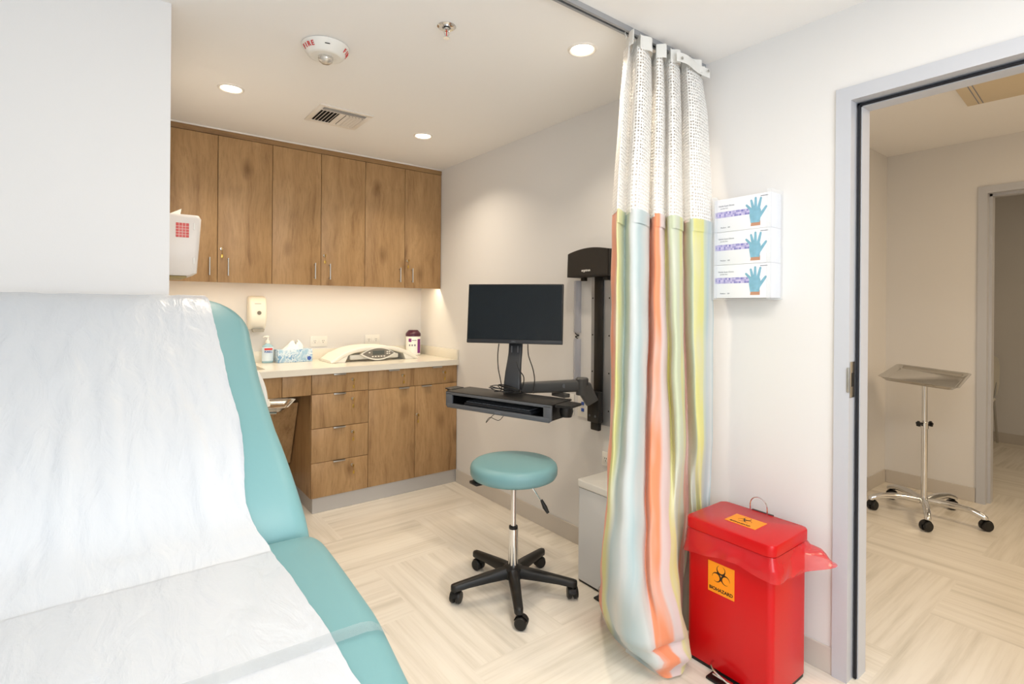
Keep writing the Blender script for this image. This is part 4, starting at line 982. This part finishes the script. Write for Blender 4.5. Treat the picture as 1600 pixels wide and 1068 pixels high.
# column that carries the screen
kd = Vector((cos(.69+pi), 0, 0))
ya = .69; nrm = Vector((-cos(ya), -sin(ya), 0)); sid = Vector((sin(ya), -cos(ya), 0))    # screen normal and its right-hand side
cb = Vector((-.405, -1.822, 0))
P = []
for z, wd, dp, off in ((.889, .056, .045, .0), (.93, .055, .04, .0), (1.0, .050, .035, .015), (1.06, .046, .03, .045), (1.10, .045, .028, .066), (1.24, .045, .025, .092)):
    c = cb-nrm*(off)+Vector((0, 0, z)); P.append([c+sid*x+nrm*y for x, y in rrect(wd*1.7, dp, .010, 4)])
bm = NB(); V = grid(bm, P, True); bm.faces.new(V[0][::-1]); bm.faces.new(V[-1]); col = obj('column', bm, M_blackg, t)
bm = NB(); P = []
c = cb-nrm*.047; bm = NB()
for sgn in (-1, 1):
    q = c+sid*(sgn*.017)+nrm*(-.003)+Vector((0, 0, 1.10)); cyl(bm, q+nrm*.004, q+nrm*.004+Vector((0, 0, .035)), .0035, seg=8)
obj('slot_rivet', bm, M_greyp, col)

# monitor: its own thing, hung on the column
MW, MH = .53, .30
mc = Vector((-.38, -1.80, 1.312)); ti, ro = .10, .0
upt = Vector((0, 0, cos(ti)))-nrm*sin(ti); MM = Matrix(((sid.x, upt.x, 0, mc.x), (sid.y, upt.y, 0, mc.y), (sid.z, upt.z, 0, mc.z), (0, 0, 0, 1)))
zz = Vector((sid.x, sid.y, sid.z)).cross(upt); MM = Matrix(((sid.x, upt.x, zz.x, mc.x), (sid.y, upt.y, zz.y, mc.y), (sid.z, upt.z, zz.z, mc.z), (0, 0, 0, 1)))
MHH = .325
t = thing('monitor', 'black flat-screen monitor with a dark blank display above keyboard tray', 'monitor', (mc.x, mc.y, mc.z-MHH/2))
bm = NB(); box(bm, -MW/2, MW/2, -MHH/2, MHH/2, -.024, 0, bev=.003, M=MM); box(bm, -.12, .12, -.10, .10, -.038, -.0242, bev=.006, M=MM); obj('housing', bm, M_black, t)
obj('screen', B(-MW/2+.006, MW/2-.006, -MHH/2+.022, MHH/2-.006, .0003, .0008, M=MM), M_screen, t)
obj('lower_bezel', B(-MW/2+.001, MW/2-.001, -MHH/2+.001, -MHH/2+.020, .0002, .0025, bev=.0008, M=MM), M_blackg, t)
obj('lettering', text_bm('DELL', .011, MM @ frame((0, -MHH/2+.0105, .003), (1, 0, 0), (0, 1, 0)), bold=True), M_greyp, t)

bm = NB(); box(bm, -.23, .20, .03, .165, -.0555, -.038, bev=.003, M=Mt)
kb = thing('keyboard', 'dark keyboard stowed inside the slot of the keyboard tray', 'keyboard', tuple(Mt @ Vector((0, .1, -.0555))))
obj('case', bm, M_blackg, kb)
for rr_ in range(5):
    bm = NB()
    for q_ in range(15): box(bm, -.222+.0275*q_, -.198+.0275*q_, .038+.024*rr_, .059+.024*rr_, -.0378, -.032, bev=.001, M=Mt)
    o_ = obj('key_row', bm, M_greyp, kb)
# cables
def cable(pts, label, name='cable', r=.0028):
    bm = NB(); tube(bm, smoothpath(pts, 40), r, 8); return solo(name, bm, M_black, label, 'cable')
q = lambda a, b, z: tuple(cb+sid*a+nrm*b+Vector((0, 0, z)))
cable([q(-.075, .01, 1.15), q(-.082, .005, 1.09), q(-.075, .02, 1.02), q(-.062, .015, .95), q(-.055, .03, .905), q(-.09, .045, .897)], 'thin black cable hanging left of the monitor column')
cable([q(.08, -.01, 1.15), q(.085, -.005, 1.09), q(.11, .0, 1.02), q(.12, .0, .96), q(.115, .01, .905), q(.12, .03, .897)], 'thin black cable hanging right of the monitor column')
cable([q(.03, .045, 1.06), q(.045, .05, 1.02), q(.07, .045, .98), q(.065, .045, .93), q(.05, .05, .90)], 'short black cable running down the front of the monitor column')
lp_ = []
for k in range(46):
    a = k*.62; lp_.append(q(-.02+.075*cos(a)+.03*sin(a*.37), .062+.018*sin(a*1.3), .899+.012*(1+sin(a*.9))+.022*max(0, sin(a*.31))*(.5-.5*cos(a))))
bm = NB(); tube(bm, smoothpath(lp_, 300), .0024, 7); solo('coiled_cable', bm, M_black, 'tangle of coiled black cable on the keyboard tray top', 'cable')
bm = NB(); tube(bm, smoothpath([tuple(Mt @ Vector(v)) for v in ((-.02, .06, -.069), (-.03, .02, -.085), (-.055, .0, -.12), (-.03, .0, -.09), (.02, .01, -.10), (.03, .05, -.069))], 30), .0016, 6)
solo('cable', bm, M_black, 'thin black wire loop dangling below the keyboard tray', 'cable')

# cord covers on the wall
for z0, z1, lb in ((1.205, 1.50, 'clear plastic cord cover on the wall, upper of the two'), (.93, 1.17, 'clear plastic cord cover on the wall, lower of the two')):
    bm = NB(); P = []
    for z in (z0, z0+.004, z1-.006, z1):
        rr = .026*(1 if z0 < z < z1 else .9); P.append([(-.0008-rr*sin(pi*k/12)*.9, -1.905+rr*cos(pi*k/12), z) for k in range(13)]+[])
    V = grid(bm, P, True); bm.faces.new(V[0][::-1]); bm.faces.new(V[-1]); solo('cord_cover', bm, M_frost, lb, 'cord cover', group=None)
bm = NB(); tube(bm, smoothpath([(-.006, -1.89, 1.203), (-.014, -1.905, 1.196), (-.008, -1.92, 1.19), (-.014, -1.90, 1.182), (-.006, -1.91, 1.172)], 24), .003, 8)
solo('cable', bm, M_black, 'short piece of dark cable showing between the clear cord covers', 'cable')

# ------------------------------------------------------------------ exam table
XC0 = -2.12; HW = .352
def cushion(path, thick, hw_fn, n=44, ns=48, expo=3.6, end=(.05, .05)):
    """path: (y,z) of the upper surface; thick: cushion thickness"""
    pts = smoothpath(path, ns); acc = [0]
    for a, b in zip(pts, pts[1:]): acc.append(acc[-1]+sqrt((a[0]-b[0])**2+(a[1]-b[1])**2))
    tot = acc[-1]; P = []
    for i, p in enumerate(pts):
        a, b = pts[max(i-1, 0)], pts[min(i+1, ns-1)]; d = Vector((0, b[0]-a[0], b[1]-a[1])).normalized(); nn = Vector((0, -d.z, d.y))
        if nn.z < 0: nn = -nn
        s = acc[i]
        def endf(q, r): return 1 if q >= r else sqrt(max(0, 1-((r-q)/r)**2))
        e = min(endf(s, end[0]), endf(tot-s, end[1])); e = max(e, .02)
        h2 = thick/2*(.25+.75*e) if e < 1 else thick/2
        h2 = thick/2*e if e < .98 else thick/2
        hw = hw_fn(s, tot); c = Vector((XC0, p[0], p[1]))-nn*thick/2
        row = []
        for k in range(n):
            th_ = 2*pi*k/n; ca, sa = cos(th_), sin(th_)
            # flat sheet with a fully rounded rim
            X_ = (hw-thick*.55)*(1 if ca > 0 else -1)*min(1, abs(ca)*6)+ca*thick*.55 if True else 0
            row.append(c+Vector((X_, 0, 0))+nn*(h2*(abs(sa)**.72)*(1 if sa > 0 else -1)))
        P.append(row)
    bm = NB(); V = grid(bm, P, True); bm.faces.new(V[0][::-1]); bm.faces.new(V[-1]); return bm, pts
back_path = [(-2.80, .775), (-2.745, .865), (-2.60, .985), (-2.40, 1.105), (-2.20, 1.225), (-2.06, 1.315), (-1.97, 1.362), (-1.90, 1.376)]
seat_path = [(-2.775, .800), (-2.82, .822), (-2.92, .832), (-3.2, .835), (-3.5, .832), (-3.66, .826), (-3.72, .80)]
t = thing('exam_table', 'teal upholstered exam table with raised backrest in the foreground', 'exam table', (XC0, -2.95, 0))
def hw_back(s, tot):
    q = tot-s; r = .24
    return HW+.030*(1-min(1, s/(tot*.55)))+.044*max(0, s/tot-.35)/.65-(r-sqrt(max(0, r*r-(r-q)**2)) if q < r else 0)*.95-.012*(s/tot)
bm, bpts = cushion(back_path, .105, hw_back, end=(.05, .045)); obj('backrest', bm, M_teal, t, smooth=60)
def hw_seat(s, tot): return HW+.040-.058*(s/tot)-.09*max(0, s/tot-.45)
bm, spts = cushion(seat_path, .105, hw_seat, end=(.045, .05)); obj('seat_cushion', bm, M_teal, t, smooth=60)
M_tbase = mat('table_base_enamel', (214, 212, 206), .4, bump=.02)
bm = NB(); box(bm, XC0-.27, XC0+.27, -3.55, -2.55, .10, .70, bev=.012); box(bm, XC0-.24, XC0+.24, -3.5, -2.6, .0008, .099); obj('base', bm, M_tbase, t)
bm = NB(); box(bm, XC0-.25, XC0+.25, -3.62, -2.62, .7005, .722, bev=.004)
prism(bm, [(XC0-.2, -2.66, .70), (XC0-.2, -2.60, .70), (XC0-.2, -2.02, 1.17), (XC0-.2, -2.06, 1.20)], (.4, 0, 0)); obj('support_frame', bm, M_blackg, t)
for z0 in (.14, .42):
    d = obj('drawer', B(XC0-.24, XC0+.24, -3.568, -3.5505, z0, z0+.26, bev=.004), M_tbase, t); bm = NB(); box(bm, XC0-.08, XC0+.08, -3.585, -3.5685, z0+.20, z0+.215, bev=.004); obj('handle', bm, M_brush, d)
# strap across the seat
bm = NB(); P = []
for i in range(2):
    row = []
    for k in range(41):
        f = k/40; x = XC0-.368+.736*f; e = abs(2*f-1); z = .8415-.0*e; 
        if e > .86: z -= ((e-.86)/.14)**2*.045
        row.append((x, -3.262+.03*i-.03*(f-.5), z))
    P.append(row)
grid(bm, P); P = None; obj('clear_strap', bm, M_strap, t, label='clear plastic strap across the seat')
# paper cover lies on the table: its own thing
pp = [(p[0], p[1]) for p in bpts if p[0] > -2.70][::-1]
top = [(-1.835, 1.30), (-1.845, 1.335), (-1.865, 1.362)]
crease = [(-2.735, .880), (-2.775, .858), (-2.815, .846)]
seatp = [(p[0], p[1]) for p in spts if p[0] < -2.87]
full = top+pp+crease+seatp
NS_, NX_ = 240, 90; fp = smoothpath(full, NS_); P = []
pw0, pw1 = -2.385, -1.855
for i, p in enumerate(fp):
    a, b = fp[max(i-2, 0)], fp[min(i+2, NS_-1)]; d = Vector((0, b[0]-a[0], b[1]-a[1])).normalized(); nn = Vector((0, -d.z, d.y)); 
    if nn.z < 0: nn = -nn
    row = []
    for j in range(NX_+1):
        f = j/NX_; x = pw0+(pw1-pw0)*f
        g = 1 if p[0] > -2.80 else .25                       # backrest creases more
        lowr = math.exp(-((p[1]-1.0)/.14)**2)*g
        w_ = .0035*noise.noise(Vector((x*16, p[0]*5, p[1]*5)))*g+.016*lowr*max(0, noise.noise(Vector((x*22, p[1]*5.5+x*6, 3.3)))-.05)*(.5+.5*f)+.002*noise.noise(Vector((x*60, p[0]*18, p[1]*16)))*g*.6+.0035*noise.noise(Vector((x*34+p[1]*9, p[1]*7, 8)))*lowr
        w_ += .0008*math.exp(-((p[1]-.855)/.03)**2)*(1+noise.noise(Vector((x*10, 2, 2))))*(1 if p[0] > -2.83 else 0)
        xe = x+(.004*noise.noise(Vector((p[0]*7, p[1]*7, 1)))+.0015*noise.noise(Vector((p[0]*40, p[1]*40, 1))))*(f > .5)*(f-.5)*2
        xe -= .022*math.exp(-((p[1]-.90)/.07)**2)*(1 if p[0] > -2.80 else math.exp(-((p[0]+2.80)/.04)**2))*f
        row.append(Vector((xe, p[0], p[1]))+nn*(.0040+max(w_, -.0025)))
    P.append(row)
bm = NB(); grid(bm, P); solo('exam_paper', bm, M_paper, 'crinkled white paper sheet covering the teal exam table', 'paper sheet', smooth=80, base=(XC0, -2.9, .84))

# ------------------------------------------------------------------ Mayo stand in the hall
def mayo(cx_, cy_, label, zt, tw, td, trz, wheels, R, full=True, kd=0):
    t = thing('instrument_stand', label, 'instrument stand', (cx_, cy_, 0))
    bm = NB(); Mx = Matrix.Translation((cx_, cy_, zt)) @ Matrix.Rotation(radians(6 if full else 0), 4, rt) @ Matrix.Rotation(trz, 4, 'Z'); P = []
    for z, g in ((-.006, -.028), (0.0, -.024), (.016, -.006), (.019, .004), (.0175, .006)):
        P.append([Mx @ Vector((x, y, z)) for x, y in rrect(tw+2*g, td+2*g, .03, 5)])
    V = grid(bm, P, True); bm.faces.new(V[0])
    P2 = [[Mx @ Vector((x, y, z)) for x, y in rrect(tw+2*g, td+2*g, .03, 5)] for z, g in ((-.0075, -.028), (-.0015, -.022), (.0145, -.004), (.0175, .006))]
    V2 = grid(bm, P2, True); bm.faces.new(V2[0][::-1]); obj('tray', bm, M_steel, t, smooth=50)
    bm = NB(); tube(bm, [Mx @ Vector(v) for v in ((-tw*.36, -td*.38, -.012), (tw*.36, -td*.38, -.012), (tw*.36, td*.38, -.012), (-tw*.36, td*.38, -.012), (-tw*.36, -td*.38, -.012))], .004, 8)
    box(bm, cx_-.045, cx_-.015, cy_-.012, cy_+.012, zt-.04, zt-.015, bev=.002); cyl(bm, (cx_, cy_, .52), (cx_, cy_, zt-.012), .0145); obj('upper_post', bm, M_chrome, t)
    bm = NB(); cyl(bm, (cx_, cy_, .115), (cx_, cy_, .60), .0175); lathe(bm, [(.0175, .57), (.022, .572), (.022, .61), (.014, .614)], (cx_, cy_, 0), 20); obj('lower_post', bm, M_chrome, t)
    bm = NB(); k0 = Vector((cx_, cy_, .60))
    for s in (-1, 1):
        c = k0+rt*s*.02; tube(bm, [c, k0+rt*s*.034], .006, 8)
        for q in range(5): a = 2*pi*q/5; cc = k0+rt*s*.040+(up*cos(a)+fw*sin(a))*.011; lathe(bm, [(0, -.006), (.008, -.005), (.008, .005), (0, .006)], cc, 10, rt)
        lathe(bm, [(0, -.007), (.014, -.006), (.014, .006), (0, .007)], k0+rt*s*.040, 14, rt)
        if s == 1: pass
    obj('clamp_knob', bm, M_black, t)
    bm = NB(); lathe(bm, [(.030, .078), (.036, .085), (.036, .105), (.022, .118)], (cx_, cy_, 0), 24); obj('hub', bm, M_chrome, t)
    for (a) in wheels:
        d = Vector((cos(a), sin(a), 0)); c0 = Vector((cx_, cy_, 0)); bm = NB()
        tube(bm, smoothpath([tuple(c0+d*r+Vector((0, 0, z))) for r, z in ((.02, .098), (.12, .108), (.22, .105), (R-.03, .092), (R, .080), (R+.004, .070))], 24), [.021]*8+[.019]*8+[.018]*8, 12)
        leg = obj('leg', bm, M_chrome, t)
        b1, b2 = NB(), NB(); ang = a*2.3+1; caster(b1, b2, c0+d*(R)+Vector((0, 0, .0008))+Vector((cos(ang), sin(ang), 0))*.012, ang, .031); cyl(b2, c0+d*R+Vector((0, 0, .04)), c0+d*R+Vector((0, 0, .072)), .007, seg=10)
        join(b1, b2); obj('caster', b1, M_black, leg, smooth=40)
    return t
HX, HY = 2.14, -2.97
wl = [atan2(y-HY, x-HX) for x, y in ((1.90, -2.76), (1.90, -3.10), (2.13, -3.28), (2.40, -3.10), (2.33, -2.73))]
wl = [radians(126)+radians(72)*k for k in range(5)]
mayo(HX, HY, 'chrome instrument stand on black casters out in the hall beyond the doorway', .905, .56, .40, .10, wl, .30)
mayo(-1.54, -1.12, 'steel instrument tray on a stand between exam table and sink bay', .822, .36, .27, -.42, wl, .22, full=False)
# lamp arm beside the tray
t = thing('exam_lamp', 'white curved lamp arm rising behind the edge of the exam table', 'lamp', (-1.66, -1.55, 0))
bm = NB(); lathe(bm, [(.10, .0008), (.10, .012), (.02, .03), (.012, .04)], (-1.66, -1.55, 0), 28); obj('base', bm, M_white, t)
bm = NB(); tube(bm, smoothpath([(-1.66, -1.55, .03), (-1.66, -1.54, .5), (-1.59, -1.51, .76), (-1.568, -1.50, .92), (-1.606, -1.50, 1.043), (-1.68, -1.49, 1.10), (-1.74, -1.47, 1.09)], 40), .013, 12); obj('arm', bm, M_white, t)
bm = NB(); lathe(bm, [(.014, 0), (.03, .02), (.045, .07), (.04, .07), (.02, .02)], (-1.74, -1.47, 1.09), 24, (-.9, .1, -.4)); obj('lamp_shade', bm, M_white, t)
# small knob-topped jar on the tray
bm = NB(); lathe(bm, [(0, 0), (.016, .001), (.017, .022), (.012, .030), (.012, .036), (0, .039)], (-1.475, -1.12, .8205), 20)
solo('small_jar', bm, M_ivory, 'small ivory lidded jar on the steel tray by the exam table', 'jar')

# ------------------------------------------------------------------ chair in the far room
chx, chy = 4.86, -2.60
t = thing('side_chair', 'white shell chair with slim metal legs in the far room', 'chair', (chx, chy, 0))
P = []
for z, w_, o_ in ((.44, .19, .0), (.50, .22, .005), (.60, .235, .012), (.78, .235, .03), (.86, .22, .04), (.885, .18, .043)):
    P.append([(chx+.20+o_+d_, chy+y, z) for y, d_ in [(w_*(-1+2*k/10), .02-.02*abs(-1+2*k/10)**2) for k in range(11)]]+[(chx+.212+o_+d_, chy+y, z) for y, d_ in [(w_*(1-2*k/10), .02-.02*abs(1-2*k/10)**2) for k in range(11)]])
bm = NB(); V = grid(bm, P, True); bm.faces.new(V[0][::-1]); bm.faces.new(V[-1]); obj('backrest', bm, M_ivory, t, smooth=60)
bm = NB(); rbox(bm, (chx, chy), .42, .44, .435, .458, .06, .008); obj('seat', bm, M_ivory, t)
for sy_ in (-1, 1):
    for sx_ in (-1, 1):
        bm = NB(); tube(bm, [(chx+sx_*.19, chy+sy_*.20, .434), (chx+sx_*.215, chy+sy_*.225, .002)], .009, 10); obj('leg', bm, M_brush, t)
    bm = NB(); cyl(bm, (chx-.19, chy+sy_*.20, .428), (chx+.19, chy+sy_*.20, .428), .008, seg=10); cyl(bm, (chx+.19, chy+sy_*.20, .43), (chx+.225, chy+sy_*.215, .62), .008, seg=10); obj('side_rail', bm, M_brush, t)
